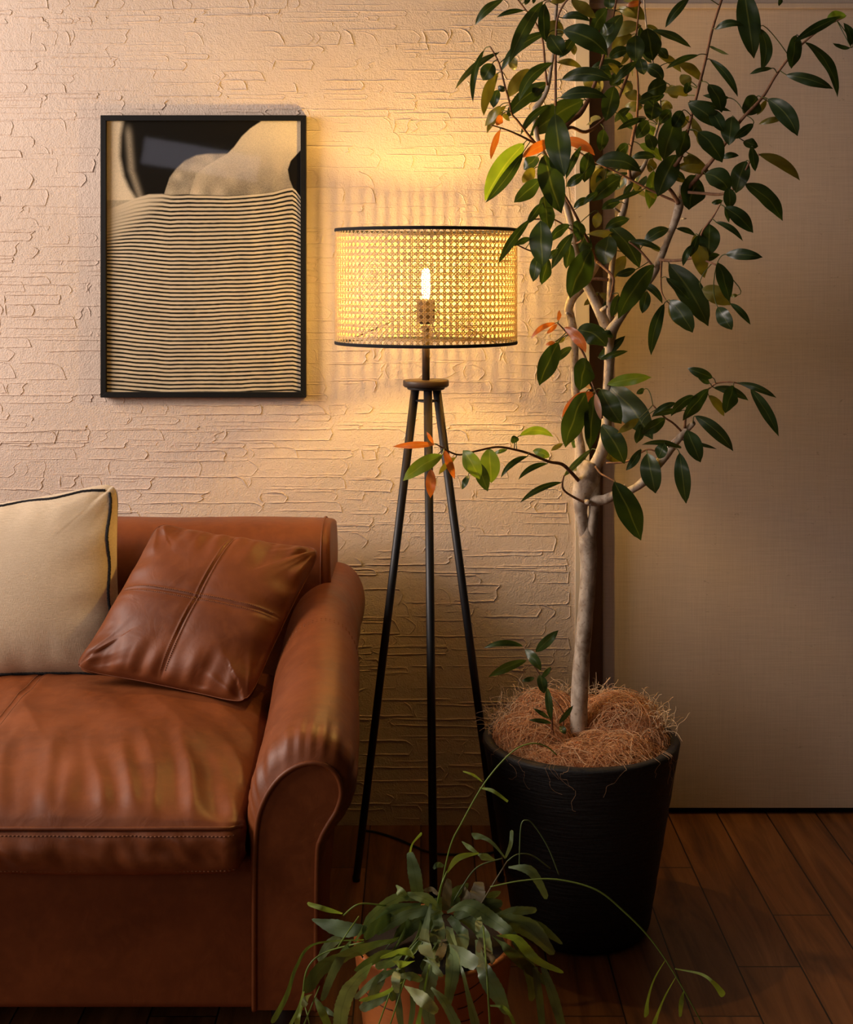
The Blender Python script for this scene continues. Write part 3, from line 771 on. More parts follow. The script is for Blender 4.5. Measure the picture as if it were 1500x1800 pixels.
def mound(x,y):
    r=math.hypot(x,y); a=math.atan2(y,x)
    h=0.010*nz(x*30,y*30,2)+0.052*(1-ss(0.145,0.205,r))
    h=h*.45+0.012*math.exp(-((x-0.075)**2+(y-0.04)**2)/0.004)+0.01*math.exp(-((x+0.10)**2+(y-0.02)**2)/0.003)
    h-=0.030*math.exp(-((x+0.035)**2+(y+0.05)**2)/0.0016)
    return 0.385+max(0.003,h)
m=MB(); rows=[]
for i in range(40):
    r=0.192*i/39
    rows.append([(PCX+r*math.cos(a),PCY+r*math.sin(a),mound(r*math.cos(a),r*math.sin(a))-0.006) for a in np.linspace(0,2*math.pi,97)[:-1]])
n0=m.grid(rows,wrapu=True); m.b=[0.0]*len(m.v)
R=random.Random(21)
TUFT=[(-0.115,-0.035,0.085,0.0),(-0.075,0.055,0.075,0.02),(0.095,0.035,0.085,0.015),(0.03,0.075,0.07,0.01),(-0.01,-0.105,0.062,-0.008),(0.075,-0.085,0.068,-0.006),(0.135,-0.03,0.055,0.0),(-0.055,-0.095,0.055,-0.01),(0.02,0.0,0.05,-0.004),(0.12,0.085,0.055,0.005),(-0.14,0.03,0.045,0.0),(-0.09,-0.07,0.06,0.0),(0.03,-0.05,0.05,0.0),(0.155,0.02,0.035,0.0)]
for i in range(8200):
    tx,ty,tr,tz=R.choices(TUFT,[q[2]**2 for q in TUFT])[0]
    c=Vector((tx*0.97,ty*0.97,0.392+tz*1.6-0.05*tr)); rad=tr*(1-0.25*R.random()**2.0)*(1.0+0.16*R.random()**3)
    n=Vector((R.gauss(0,1),R.gauss(0,1),R.gauss(0,1))).normalized()
    if R.random()<0.55: n=(n+Vector((0.3*math.sin(tx*40),-1.2,0.5))).normalized()
    u=n.cross(Vector((R.random(),R.random(),R.random()))).normalized(); w=n.cross(u)
    off=R.uniform(-0.75,0.75); rc=math.sqrt(1-off*off); a0=R.uniform(0,6.28); da=R.uniform(0.6,2.2)/max(.35,rc); k=9; pts=[]; wob=R.uniform(0,9)
    for q in range(k):
        a=a0+da*q/(k-1); d=(u*math.cos(a)+w*math.sin(a))*rc+n*off
        p=c+Vector((d.x,d.y,d.z*0.80))*(rad*(1+0.07*nz(d.x*3+wob,d.y*3,d.z*3)))
        r=math.hypot(p.x,p.y)
        if p.z<0.386 or r>0.192: 
            if len(pts)>3: break
            pts=[]; continue
        pts.append((PCX+p.x,PCY+p.y,p.z))
    if len(pts)>3: m.tube(pts,R.uniform(0.0003,0.00058),3,caps=False,b=min(1,max(0,R.gauss(0.52,0.26))))
for i in range(4200): # flat swirls
    r=0.185*math.sqrt(R.random()); a=R.uniform(0,6.28); x,y=r*math.cos(a),r*math.sin(a); h=R.random()**1.5*0.016; a=R.uniform(0,6.28); k=R.uniform(-32,32); pts=[]
    for q in range(12):
        pts.append((PCX+x,PCY+y,max(0.392,mound(x,y)+h+0.006*nz(x*50,y*50,i)))); a+=k*0.0065+R.uniform(-.1,.1); x+=math.cos(a)*0.0065; y+=math.sin(a)*0.0065
        if math.hypot(x,y)>0.19: break
    if len(pts)>3: m.tube(pts,R.uniform(0.0003,0.0005),3,caps=False,b=min(1,max(0,R.gauss(0.5,0.25))))
for i in range(520): # flyaway hairs
    a=R.uniform(-.3,3.4); r=R.uniform(0.12,0.20); x,y=r*math.cos(a),r*math.sin(a); p=Vector((PCX+x,PCY+y,mound(x,y)+R.uniform(0.02,0.05)))
    d=Vector((R.uniform(-1,1),R.uniform(-.5,.5),R.uniform(.4,1.6))).normalized(); pts=[p]
    for j in range(R.randint(4,8)):
        d=(d+Vector((R.uniform(-.5,.5),R.uniform(-.5,.5),R.uniform(-.5,.2)))).normalized(); pts.append(pts[-1]+d*0.0065)
    m.tube(pts,0.0004,3,caps=False,b=0.98)
for k in range(13): # stray hairs over the rim
    a=math.radians(R.uniform(200,335)); rr_=0.208; pts=[]; z=0.402; aa=a; dv=0
    pts.append((PCX+0.19*math.cos(a),PCY+0.19*math.sin(a),0.409))
    for j in range(R.randint(5,16)):
        rad=0.209-(0.403-z)*0.16+0.001*R.random()+.0012; pts.append((PCX+rad*math.cos(aa),PCY+rad*math.sin(aa),z)); z-=R.uniform(0.0,0.011); dv=dv*.7+R.uniform(-.03,.03); aa+=dv
    m.tube(smooth([tuple(p) for p in pts],4),0.00022,3,caps=False,b=0.7)
tagp(m.build('coconut_fibre',COIR,tree),'shaggy orange-brown coconut fibre covering the soil',kind='stuff')

# skeleton: (points px,py,r px), start depth, end depth
KP=3.03/F
BR=[
 ('trunk',BARK,[(1017,1290,16),(1018,1262,15),(1020,1200,15),(1026,1120,14),(1032,1050,14),(1035,990,14.5),(1033,955,15.5),(1033,938,13.5),(1033,926,9),(1033,920,4)],3.03,3.03),
 ('trunk_fork',BARK,[(1030,985,7),(1029,955,9.5),(1024,920,10.5),(1021,892,12),(1024,868,18),(1032,846,22),(1036,826,19),(1040,812,13)],3.03,3.03),
 ('trunk_fork',BARK,[(1036,985,7),(1037,955,9.5),(1041,925,9.5),(1045,895,9),(1044,872,12),(1040,850,15),(1042,830,14)],3.025,3.03),
 ('branch',BARK,[(1026,838,11),(1022,815,9),(1021,790,9),(1016,755,8),(1013,700,7.5),(1010,650,7.5),(1010,600,7.5),(1004,560,8),(1000,543,8),(1008,522,8),(1025,503,8),(1040,478,8.5),(1050,462,7)],3.05,3.10),
 ('branch',BARK,[(1040,828,12),(1054,805,11),(1064,775,11),(1067,740,9),(1068,690,8.5),(1071,640,8.5),(1072,605,9.5),(1074,585,11),(1086,565,8),(1105,537,7.5),(1125,514,7),(1148,482,7),(1162,452,6.5),(1175,420,5.5),(1188,385,7),(1194,362,8),(1198,340,5.5),(1199,326,4.5)],3.03,2.97),
 ('branch',BARK,[(1073,592,10),(1062,565,10),(1048,535,9),(1036,510,8.5),(1026,490,8),(1014,450,7),(1007,415,6.5),(1002,385,6.5),(990,345,5.5),(972,300,5),(952,262,5),(943,235,5),(941,195,6),(955,173,4.5),(964,150,4),(970,112,3.2),(974,86,3),(977,30,3),(981,-15,3)],3.03,3.0),
 ('branch',BARK,[(1075,580,8),(1072,530,6),(1076,470,5.5),(1086,400,6),(1092,382,7),(1098,365,6),(1104,335,5),(1112,310,7),(1128,299,4.5),(1142,268,2.6),(1160,210,2.4),(1160,175,2.2),(1148,110,2),(1137,50,1.6),(1132,-10,1.5)],3.05,3.22),
 ('branch',TWIG,[(1108,316,4),(1106,285,3),(1113,240,3),(1120,205,2.5),(1122,150,2),(1117,90,1.8),(1121,40,1.6),(1126,-10,1.5)],3.12,3.1),
 ('branch',TWIG,[(966,300,4),(984,240,4),(1002,214,4.5),(1020,200,4.5),(1036,172,4),(1050,135,3),(1062,96,2.4),(1078,30,2),(1085,-10,2)],3.0,3.12),
 ('branch',TWIG,[(985,236,3),(1004,224,3),(1030,232,3.2),(1060,212,3),(1084,180,3),(1106,124,2.6),(1112,90,2)],3.0,3.18),
 ('branch',TWIG,[(1193,358,4),(1182,338,3.5),(1170,322,3),(1180,300,3.2),(1197,276,3.2),(1210,228,2.8),(1225,168,2.6),(1240,108,2.5),(1253,50,2.4),(1272,-10,2.2)],2.97,2.9),
 ('branch',TWIG,[(1197,348,4),(1212,328,3.5),(1232,306,3.5),(1256,277,3.2),(1277,249,3.2),(1304,210,2.8),(1340,172,2.5),(1362,136,2.2),(1384,106,2),(1410,78,1.8),(1445,50,1.6),(1485,30,1.3)],2.97,2.84),
 ('branch',TWIG,[(1160,457,3),(1190,458,2.4),(1226,453,2.2),(1245,460,1.8),(1260,466,1.5)],2.97,2.85),
 ('branch',TWIG,[(1226,453,2),(1230,425,1.8),(1236,405,1.8),(1252,384,1.6),(1268,356,1.3)],2.9,2.85),
 ('branch',TWIG,[(1210,338,2.6),(1238,340,2.6),(1270,341,2.5),(1298,326,2),(1312,298,1.8),(1322,278,1.4),(1336,272,1.2)],2.95,2.86),
 ('branch',BARK,[(1030,884,6),(1046,880,9),(1064,878,9),(1085,868,7.5),(1108,862,6.5),(1130,848,7.5),(1150,825,7.5),(1170,800,8),(1190,775,6.5),(1212,751,5),(1219,744,4.5)],3.03,2.9),
 ('branch',TWIG,[(1200,760,2),(1184,744,1.8),(1168,733,1.6),(1148,712,1.2)],2.92,2.9),
 ('branch',TWIG,[(1204,752,2.4),(1207,728,2),(1218,706,1.8),(1248,682,1.6),(1262,673,1.5),(1290,672,1.3),(1320,681,1.2)],2.91,2.8),
 ('branch',TWIG,[(1160,796,1.6),(1140,790,1.6),(1120,800,1.5),(1100,812,1.5),(1066,814,1.8)],2.96,3.0),
 ('branch',TWIG,[(1020,848,3.4),(1004,830,3.2),(988,816,3),(964,811,2.6),(930,797,2.2),(904,790,2),(882,786,1.9),(863,787,1.8),(832,794,1.7),(803,799,1.5),(769,782,1.2)],3.02,2.78),
 ('branch',TWIG,[(1034,886,2.4),(1009,874,2),(992,862,1.8),(989,850,1.6),(992,836,1.3)],3.01,2.96),
 ('branch',TWIG,[(1047,820,2),(1056,832,1.8),(1066,838,1.6),(1082,847,1.3)],3.0,2.96),
 ('branch',TWIG,[(1058,735,2.6),(1054,705,2.2),(1045,682,2),(1036,655,2),(1030,630,2),(1018,608,1.8),(1000,588,1.6),(981,568,1.2)],3.0,2.92),
 ('branch',TWIG,[(1050,462,3),(1036,428,2.6),(1022,398,2.6),(1008,370,2.4),(984,330,2.2),(960,300,2)],3.06,2.98),
 ('branch',TWIG,[(1050,460,3),(1066,474,2.6),(1078,488,2.4),(1077,508,2.2),(1072,530,2)],3.04,2.96),
 ('branch',TWIG,[(1070,492,3),(1050,490,2.6),(1038,492,2.4)],3.06,3.06),
 ('branch',TWIG,[(1188,354,2.4),(1160,342,2.2),(1128,326,2),(1085,303,1.8),(1042,282,1.8),(1010,262,1.6)],2.98,3.0),
 ('branch',TWIG,[(945,256,3),(928,236,2.4),(910,212,2),(900,200,1.8),(895,176,1.7),(888,152,1.6),(878,112,1.5),(862,82,1.1)],3.0,2.9),
 ('branch',TWIG,[(940,252,2.2),(918,240,1.8),(890,228,1.5),(864,220,1.1)],2.98,2.9),
 ('branch',TWIG,[(962,150,2.2),(958,110,2),(954,70,1.8),(942,40,1.6),(925,18,1.5),(908,-4,1.4)],3.0,2.95),
 ('branch',TWIG,[(977,186,2.4),(977,110,2.2),(978,60,2),(981,30,1.8),(994,4,1.6),(1010,-10,1.4)],2.96,2.92),
 ('branch',TWIG,[(1163,460,2),(1162,490,1.6),(1164,515,1.5),(1172,530,1.3)],2.95,2.88),
 ('branch',TWIG,[(1150,470,2),(1125,440,2),(1106,425,1.8)],2.98,2.98),
 ('branch',TWIG,[(1008,430,2),(1022,418,1.6),(975,386,1.4),(950,385,1.4),(932,386,1.2)],3.02,2.92),
 ('branch',TWIG,[(968,452,1.4),(930,440,1.3),(905,428,1.1)],2.95,2.9),
]
BP=[]
for nm,mt,pts,d0,d1 in BR:
    n=len(pts); q=smooth([(x,y,r,d0+(d1-d0)*i/(n-1)) for i,(x,y,r) in enumerate(pts)],5)
    m=MB(); m.tube([P(x,y,d) for x,y,r,d in q],[max(0.4,r)*KP*(1+0.07*nz(i*.8,x*.01)) for i,(x,y,r,d) in enumerate(q)],10 if nm=='branch' else 24)
    m.build('branch' if nm=='branch' else nm,mt,tree)
    BP+=[(x,y,d) for x,y,r,d in q]
# branch scars and cut stubs
for (x,y,dx,dy,r) in ((1031,882,4,1,5),(1006,556,-10,-6,3),(1058,545,8,-6,3.5),(1198,385,8,-1,1.6),(1089,372,-8,-6,2.2),(1102,860,-3,-8,2)):
    m=MB(); a=P(x,y,3.01); b=P(x+dx,y+dy,2.985); m.tube([a,b],[r*KP,r*KP*0.8],10); m.build('pruned_stub',BARK,tree)
# leaves: base x,y, tip x,y, width, bend, kind
LV='''884,0,838,42,14,6,d;921,19,876,30,8,4,d;955,2,899,106,22,6,s;958,6,960,71,20,3,s;968,56,884,124,16,14,d;878,92,804,154,10,9,y;851,88,833,176,10,8,d;866,112,850,140,24,0,d;876,128,852,200,17,7,y;876,158,868,188,16,2,d;888,160,876,152,9,0,d;880,186,854,220,14,0,y;890,186,858,232,12,5,y;882,203,874,220,12,0,r;882,198,896,212,8,0,y;902,100,903,123,14,0,y;932,122,895,170,22,4,y;972,110,916,174,18,12,d;968,146,893,206,24,9,d;954,160,922,174,22,0,d;990,54,1065,95,36,-10,s;988,32,1036,38,13,-8,d;985,38,962,70,32,0,y;966,62,990,96,28,0,d;1012,64,985,100,16,0,d;1008,76,1010,96,10,0,y;980,110,1022,120,12,-5,y;988,140,1072,142,22,-11,d;985,172,1064,172,20,-9,d;1026,138,1048,155,16,0,y;1026,176,936,236,36,5,g;968,184,918,235,12,8,d;976,200,992,305,38,2,s;1020,172,1010,202,18,0,d;1005,0,1046,30,20,0,y;1068,16,1042,60,22,4,d;1094,26,1064,88,26,6,d;1072,-6,1072,16,17,0,d;1128,4,1102,10,10,0,r;1096,18,1132,34,22,-6,y;1128,46,1070,66,22,6,y;1112,62,1078,88,18,5,y;1106,88,1072,104,17,5,d;1117,62,1118,108,28,0,d;1138,50,1148,104,35,0,s;1148,53,1212,82,14,-4,d;1158,84,1174,102,15,0,d;1228,97,1174,120,10,4,d;1158,98,1196,126,14,-5,y;1192,112,1234,142,17,-5,y;1122,108,1080,146,14,3,d;1134,118,1164,140,20,-6,d;1125,103,1132,130,18,0,d;1096,116,1040,122,18,5,d;1094,124,1058,126,10,2,y;1080,152,1066,210,28,0,d;1214,150,1198,132,18,0,y;1212,146,1206,164,14,0,d;1210,168,1172,160,18,4,y;1172,146,1140,160,26,0,d;1168,168,1122,182,20,4,d;1128,172,1100,164,18,0,y;1130,188,1100,186,16,0,y;1150,176,1145,210,30,0,d;1162,178,1182,190,12,0,y;1246,148,1268,196,26,-5,d;1248,104,1295,167,13,-7,d;1282,172,1238,168,10,0,d;1210,182,1262,222,28,-5,d;1212,178,1282,195,10,-2,d;1250,192,1272,230,22,0,d;1331,170,1312,202,32,0,d;1287,205,1282,253,27,0,d;1215,205,1238,255,13,0,y;1190,205,1168,278,37,2,d;1140,212,1120,242,21,0,d;1138,218,1152,246,17,0,Y;1136,209,1087,228,10,4,d;1090,202,1112,210,13,-2,Y;1308,-20,1325,97,35,0,d;1258,52,1306,46,12,-8,d;1336,50,1338,120,20,-10,d;1358,120,1320,130,8,2,d;1382,132,1461,155,17,-4,d;1416,74,1470,166,20,-14,d;1476,30,1400,72,15,3,d;1400,62,1392,118,25,0,d;1488,28,1455,34,15,4,b;1496,80,1484,42,14,5,d;1495,84,1466,76,8,-3,d;1374,-8,1370,10,8,0,d;1212,-4,1172,46,14,3,s;1350,174,1400,236,28,-8,d;1376,209,1336,218,10,2,y;1325,218,1292,243,14,0,d;1348,176,1332,201,9,0,y;880,228,864,278,10,3,r;922,252,856,348,35,6,o;920,268,857,352,17,-3,s;974,248,920,276,17,3,r;988,248,1043,272,16,-9,r;945,275,922,297,20,0,d;958,272,986,370,40,3,s;972,262,986,318,22,0,g;940,296,920,320,18,0,y;950,316,906,354,24,0,d;1022,258,996,312,11,2,s;1036,268,1028,318,25,0,d;956,345,965,405,25,0,s;952,358,928,392,13,0,s;932,386,879,460,14,4,s;950,388,954,465,35,0,d;934,420,906,432,10,3,d;1048,286,1124,302,27,-12,s;1026,306,997,327,15,0,d;1060,294,1045,340,25,0,y;1092,312,1044,352,25,3,s;1052,338,1027,358,10,2,d;1038,350,1010,365,12,3,d;1002,396,968,425,16,5,s;1014,388,1022,420,21,0,d;1008,410,972,470,17,3,s;1030,412,1010,452,38,0,d;1034,412,1094,436,13,-12,y;1072,398,1122,468,31,-7,d;1040,438,1004,520,41,3,s;946,448,938,493,18,0,d;964,454,953,498,20,0,d;980,438,965,455,10,0,d;1004,428,996,470,19,0,d;1070,415,1062,464,31,0,d;1100,450,1070,490,21,0,y;1118,474,1084,484,13,0,d;1150,466,1090,556,33,6,s;1088,518,1076,556,15,0,d;1052,515,1028,536,11,0,y;1054,516,1072,530,10,-2,y;1068,530,1060,545,9,0,d;1138,512,1130,549,17,0,d;1168,534,1146,620,19,5,s;978,568,936,594,8,6,r;980,570,962,586,7,0,r;982,564,984,546,7,0,r;992,576,1028,618,17,-7,r;1016,580,1064,608,33,-8,s;1060,582,1078,592,11,0,d;1052,628,1097,592,15,2,d;1056,632,1102,618,10,-2,d;982,602,950,674,31,2,s;1006,610,973,638,13,2,g;994,594,978,602,8,0,y;976,601,960,606,6,0,r;1030,630,1020,684,35,0,d;1040,684,1011,660,9,0,p;1068,676,1142,664,19,-3,o;1044,690,991,731,23,3,r;1030,690,996,782,39,4,s;1044,696,1037,786,28,0,s;1047,692,1056,736,10,0,p;1056,684,1091,742,34,2,d;1070,678,1144,768,41,-6,d;1133,684,1120,692,9,0,d;1170,736,1130,762,21,0,d;1128,746,1120,778,17,0,d;1058,748,1096,812,34,-4,d;1058,798,1092,811,16,-2,y;1124,736,1088,760,13,0,y;765,781,694,785,11,1,r;762,780,751,760,6,0,r;778,800,712,843,22,4,b;781,790,799,840,12,0,r;758,825,757,873,16,0,r;802,804,773,833,10,3,g;815,792,842,840,27,-2,b;838,812,857,861,21,0,g;860,788,864,846,31,0,Y;824,835,813,859,9,0,d;892,790,868,797,6,0,Y;905,779,905,766,13,0,d;914,766,970,768,14,-11,Y;928,802,883,838,9,7,d;963,815,914,842,9,7,d;966,804,938,793,15,2,Y;990,780,970,792,8,1,y;1040,790,994,836,11,2,d;1033,815,993,836,10,4,y;988,848,918,882,10,7,d;1019,762,1008,786,15,0,Y;1253,664,1211,648,16,0,d;1248,674,1228,662,10,0,d;1255,682,1313,703,14,-6,d;1290,678,1276,724,26,0,d;1298,673,1362,698,11,-4,d;1320,684,1367,763,19,-3,d;1246,684,1203,737,23,2,d;1220,696,1182,730,17,5,d;1188,708,1148,732,11,3,d;1200,722,1150,732,10,4,d;1246,695,1272,730,14,-3,y;1222,731,1286,790,21,-6,d;1208,756,1231,810,27,0,d;1198,788,1132,782,9,7,d;1206,777,1258,789,6,-2,d;1168,780,1158,805,18,0,d;1138,797,1152,864,31,0,d;1195,796,1206,881,24,0,d;1080,847,1125,945,39,-2,s;1126,790,1102,825,13,-2,d;1176,402,1134,427,18,4,d;1190,402,1222,414,9,-3,d;1248,394,1246,447,33,0,d;1222,412,1238,485,27,0,y;1218,430,1202,466,10,3,d;1230,455,1264,448,13,0,d;1276,447,1338,452,18,-2,d;1263,462,1281,526,26,-2,d;1176,464,1242,568,41,-6,d;1234,508,1282,535,28,-4,y;1262,540,1286,578,22,0,d;1284,533,1318,569,11,-3,d;1178,528,1216,582,29,-3,d;1177,535,1192,570,12,0,y;1126,498,1163,532,12,-7,d;1108,424,1160,440,10,-5,d;1172,488,1210,524,15,0,d;1297,519,1285,520,6,0,y;1228,232,1268,283,34,-5,s;1206,230,1194,275,25,0,d;1226,236,1240,260,11,0,y;1270,278,1298,274,10,-3,d;1222,308,1212,366,42,0,d;1240,306,1280,336,34,-8,d;1282,330,1284,366,21,0,d;1270,353,1252,357,8,0,d;1274,364,1322,407,25,-4,d;1275,366,1282,390,8,0,d;1258,390,1304,422,10,-6,d;1310,323,1373,385,28,-9,d;1334,271,1403,315,16,-9,y;1312,283,1295,337,27,2,d;1322,258,1328,299,16,0,d;1308,248,1332,257,17,0,d;1228,414,1214,450,13,0,d;1190,272,1158,342,35,2,d;1150,300,1142,364,23,0,o;1104,254,1084,272,17,0,d;1152,276,1112,278,13,4,d;1124,254,1162,282,17,-5,Y;1140,236,1150,263,21,0,d;1148,280,1144,302,17,0,y;1202,276,1228,296,18,0,y;1208,268,1244,296,8,0,y;1194,296,1250,306,15,-4,y;1090,356,1060,368,15,4,d;1128,336,1076,354,8,1,d;1106,386,1066,402,16,4,d;1052,374,1048,400,15,0,y;1062,228,1056,264,19,0,d;1182,312,1206,320,6,0,y;1140,428,1165,442,9,0,y;1000,-8,970,4,12,0,d;930,-8,924,8,9,0,d;940,-6,938,6,6,0,d;1180,195,1160,215,20,0,d;1200,195,1185,225,22,0,d;1090,130,1075,150,20,0,d;1110,145,1095,165,18,0,y;1060,60,1080,40,18,0,d;1165,205,1175,180,14,0,y;1050,118,1075,135,18,0,d;1178,150,1190,172,16,0,y'''
R=random.Random(77)
fol={'leaf':MB()}
for k,rec in enumerate(LV.split(';')):
    q=rec.split(','); bx,by,tx,ty,w,bd=[float(z) for z in q[:6]]; kind=q[6]
    # nearest twig point
    best=min(BP,key=lambda b:(b[0]-bx)**2+(b[1]-by)**2); dist=math.hypot(best[0]-bx,best[1]-by)
    db=best[2]
    if kind in 'yY': d0=db+R.uniform(0.0,0.06)
    elif kind in 's': d0=db-R.uniform(0.03,0.09)
    else: d0=db+R.uniform(-0.07,0.03)
    L=math.hypot(tx-bx,ty-by)*KP
    d1=d0-R.uniform(-0.1,0.45)*L
    if kind in 'yY': d1=d0+R.uniform(0.0,0.5)*L
    roll=R.uniform(-0.55,0.55); tone=R.uniform(0,0.25)
    if kind=='s': roll=R.uniform(0.0,0.5)*(1 if R.random()<.8 else -1)
    if kind=='g': tone=0.6
    w*=1.13; ext=0.05; tx+=(tx-bx)*ext; ty+=(ty-by)*ext
    sep=kind in 'rpbYo'
    m=MB() if sep else fol['leaf']
    leaf(m,(bx,by),(tx,ty),w,bd,d0,d1,roll,R,tone,nseg=16,flip=(kind=='y'))
    if sep:
        if kind=='r': m.build('young_leaf',YOUNG,tree)
        elif kind=='p': m.build('leaf_bud',PINK,tree)
        else: m.build('pale_lit_leaf',LIME_LIT,tree)  # includes leaves whose lamp glow is painted as paler green
    if dist<75:
        dx,dy=tx-bx,ty-by; LL=math.hypot(dx,dy) or 1
        a=P(best[0],best[1],best[2]); b=P(bx+dx*0.04,by+dy*.04,d0); c=P(bx-dx/LL*dist*0.35,by-dy/LL*dist*.35-2,(d0+best[2])/2)
        pts=[a*(1-t)**2+c*2*t*(1-t)+b*t*t for t in np.linspace(0,1,7)]
        fol['leaf'].tube(pts,[0.0011]*6+[0.0009],5,b=0.1)
# smaller leaves filling the middle of the crown
for i in range(46):
    b=R.choice([q for q in BP if q[1]<330 and 1040<q[0]<1250] ); a=R.uniform(0.1,3.0); L=R.uniform(26,48)
    bx,by=b[0]+R.uniform(-14,14),b[1]+R.uniform(-10,10)
    leaf(fol['leaf'],(bx,by),(bx+L*math.cos(a),by+L*math.sin(a)*0.8),R.uniform(9,16),R.uniform(-5,5),b[2]+R.uniform(0,.08),b[2]+R.uniform(0,.14),R.uniform(-.8,.8),R,R.uniform(0,.6),flip=R.random()<.6)
fol['leaf'].build('foliage',LEAF,tree)
# seedling at the foot
SD=2.93
m=MB(); m.tube([P(x,y,SD+0.02*i/4) for i,(x,y) in enumerate([(920,1134),(932,1160),(948,1184),(962,1215),(970,1262),(972,1300)])],[0.0009,0.0012,0.0015,0.002,0.0026,0.003],8)
m.tube([P(970,1225,SD),P(982,1238,SD),P(992,1255,SD),P(990,1285,SD+.02)],[0.0012,0.0013,0.0015,0.0015],6)
m.build('seedling_stem',TWIG,tree)
m=MB()
for r_ in ((920,1136,851,1139,10,7),(942,1146,982,1108,17,0),(923,1142,951,1179,18,-3),(926,1161,859,1190,17,3),(953,1192,969,1172,9,0),(950,1186,957,1219,18,0),(962,1208,969,1268,13,0),(966,1263,938,1245,7,0),(970,1272,930,1266,8,2),(983,1272,1008,1240,10,0),(985,1276,995,1290,11,0),(940,1192,918,1197,8,0)):
    leaf(m,(r_[0],r_[1]),(r_[2],r_[3]),r_[4],r_[5],SD-0.01,SD-0.03,R.uniform(-.4,.4),R,R.uniform(0.2,0.8))
m.build('seedling_leaves',LEAF,tree)

# ------------------------------------------------------------------ strap-leaved plant in the terracotta pot
QX,QY=(762-CX)*2.35/F,2.35
pot=empty('potted_strap_cactus',(QX,QY,0),'trailing green mistletoe cactus in an orange terracotta pot, in front of the lamp','plant')
zr=0.288; R1=0.131
prof=[(0,0),(0.075,0),(0.088,0.004),(0.094,0.02)]+[(0.094+(R1-0.094)*(t**0.75),0.02+(zr-0.024)*t) for t in np.linspace(0.05,1,24)]+[(R1+0.001,zr),(R1-0.002,zr+0.003),(R1-0.008,zr+0.003),(R1-0.010,zr-0.002),(R1-0.013,zr-0.03),(R1-0.02,zr-.08)]
CLAY=plain('dark_clay',(0.08,0.02,0.008),0.8)
m=MB(); m.lathe(prof,(QX,QY,0),96); m.build('terracotta_pot',TERRA,pot)
for (x0,y0,x1,y1,b) in ((790,1742,850,1724,4),(804,1768,850,1752,4),(800,1792,850,1786,3),(640,1770,690,1778,3)):
    pts=[]; m=MB()
    for t in np.linspace(0,1,14):
        x=x0+(x1-x0)*t; y=y0+(y1-y0)*t+b*math.sin(math.pi*t); X=(x-CX)*2.24/F-QX; z=CH-(y-CY)*2.24/F; rr_=0.094+(R1-0.094)*(max(0,(z-.02)/(zr-.024))**0.75)
        if abs(X)<rr_: pts.append((QX+X,QY-math.sqrt(rr_**2-X*X)-0.0002,z))
    if len(pts)>2: m.tube(pts,0.0009,5); m.build('incised_line',CLAY,pot)
m=MB(); m.lathe([(0,zr-0.004),(0.05,zr-0.003),(R1-0.009,zr-0.010)],(QX,QY,0),48); m.build('soil',SOIL,pot)
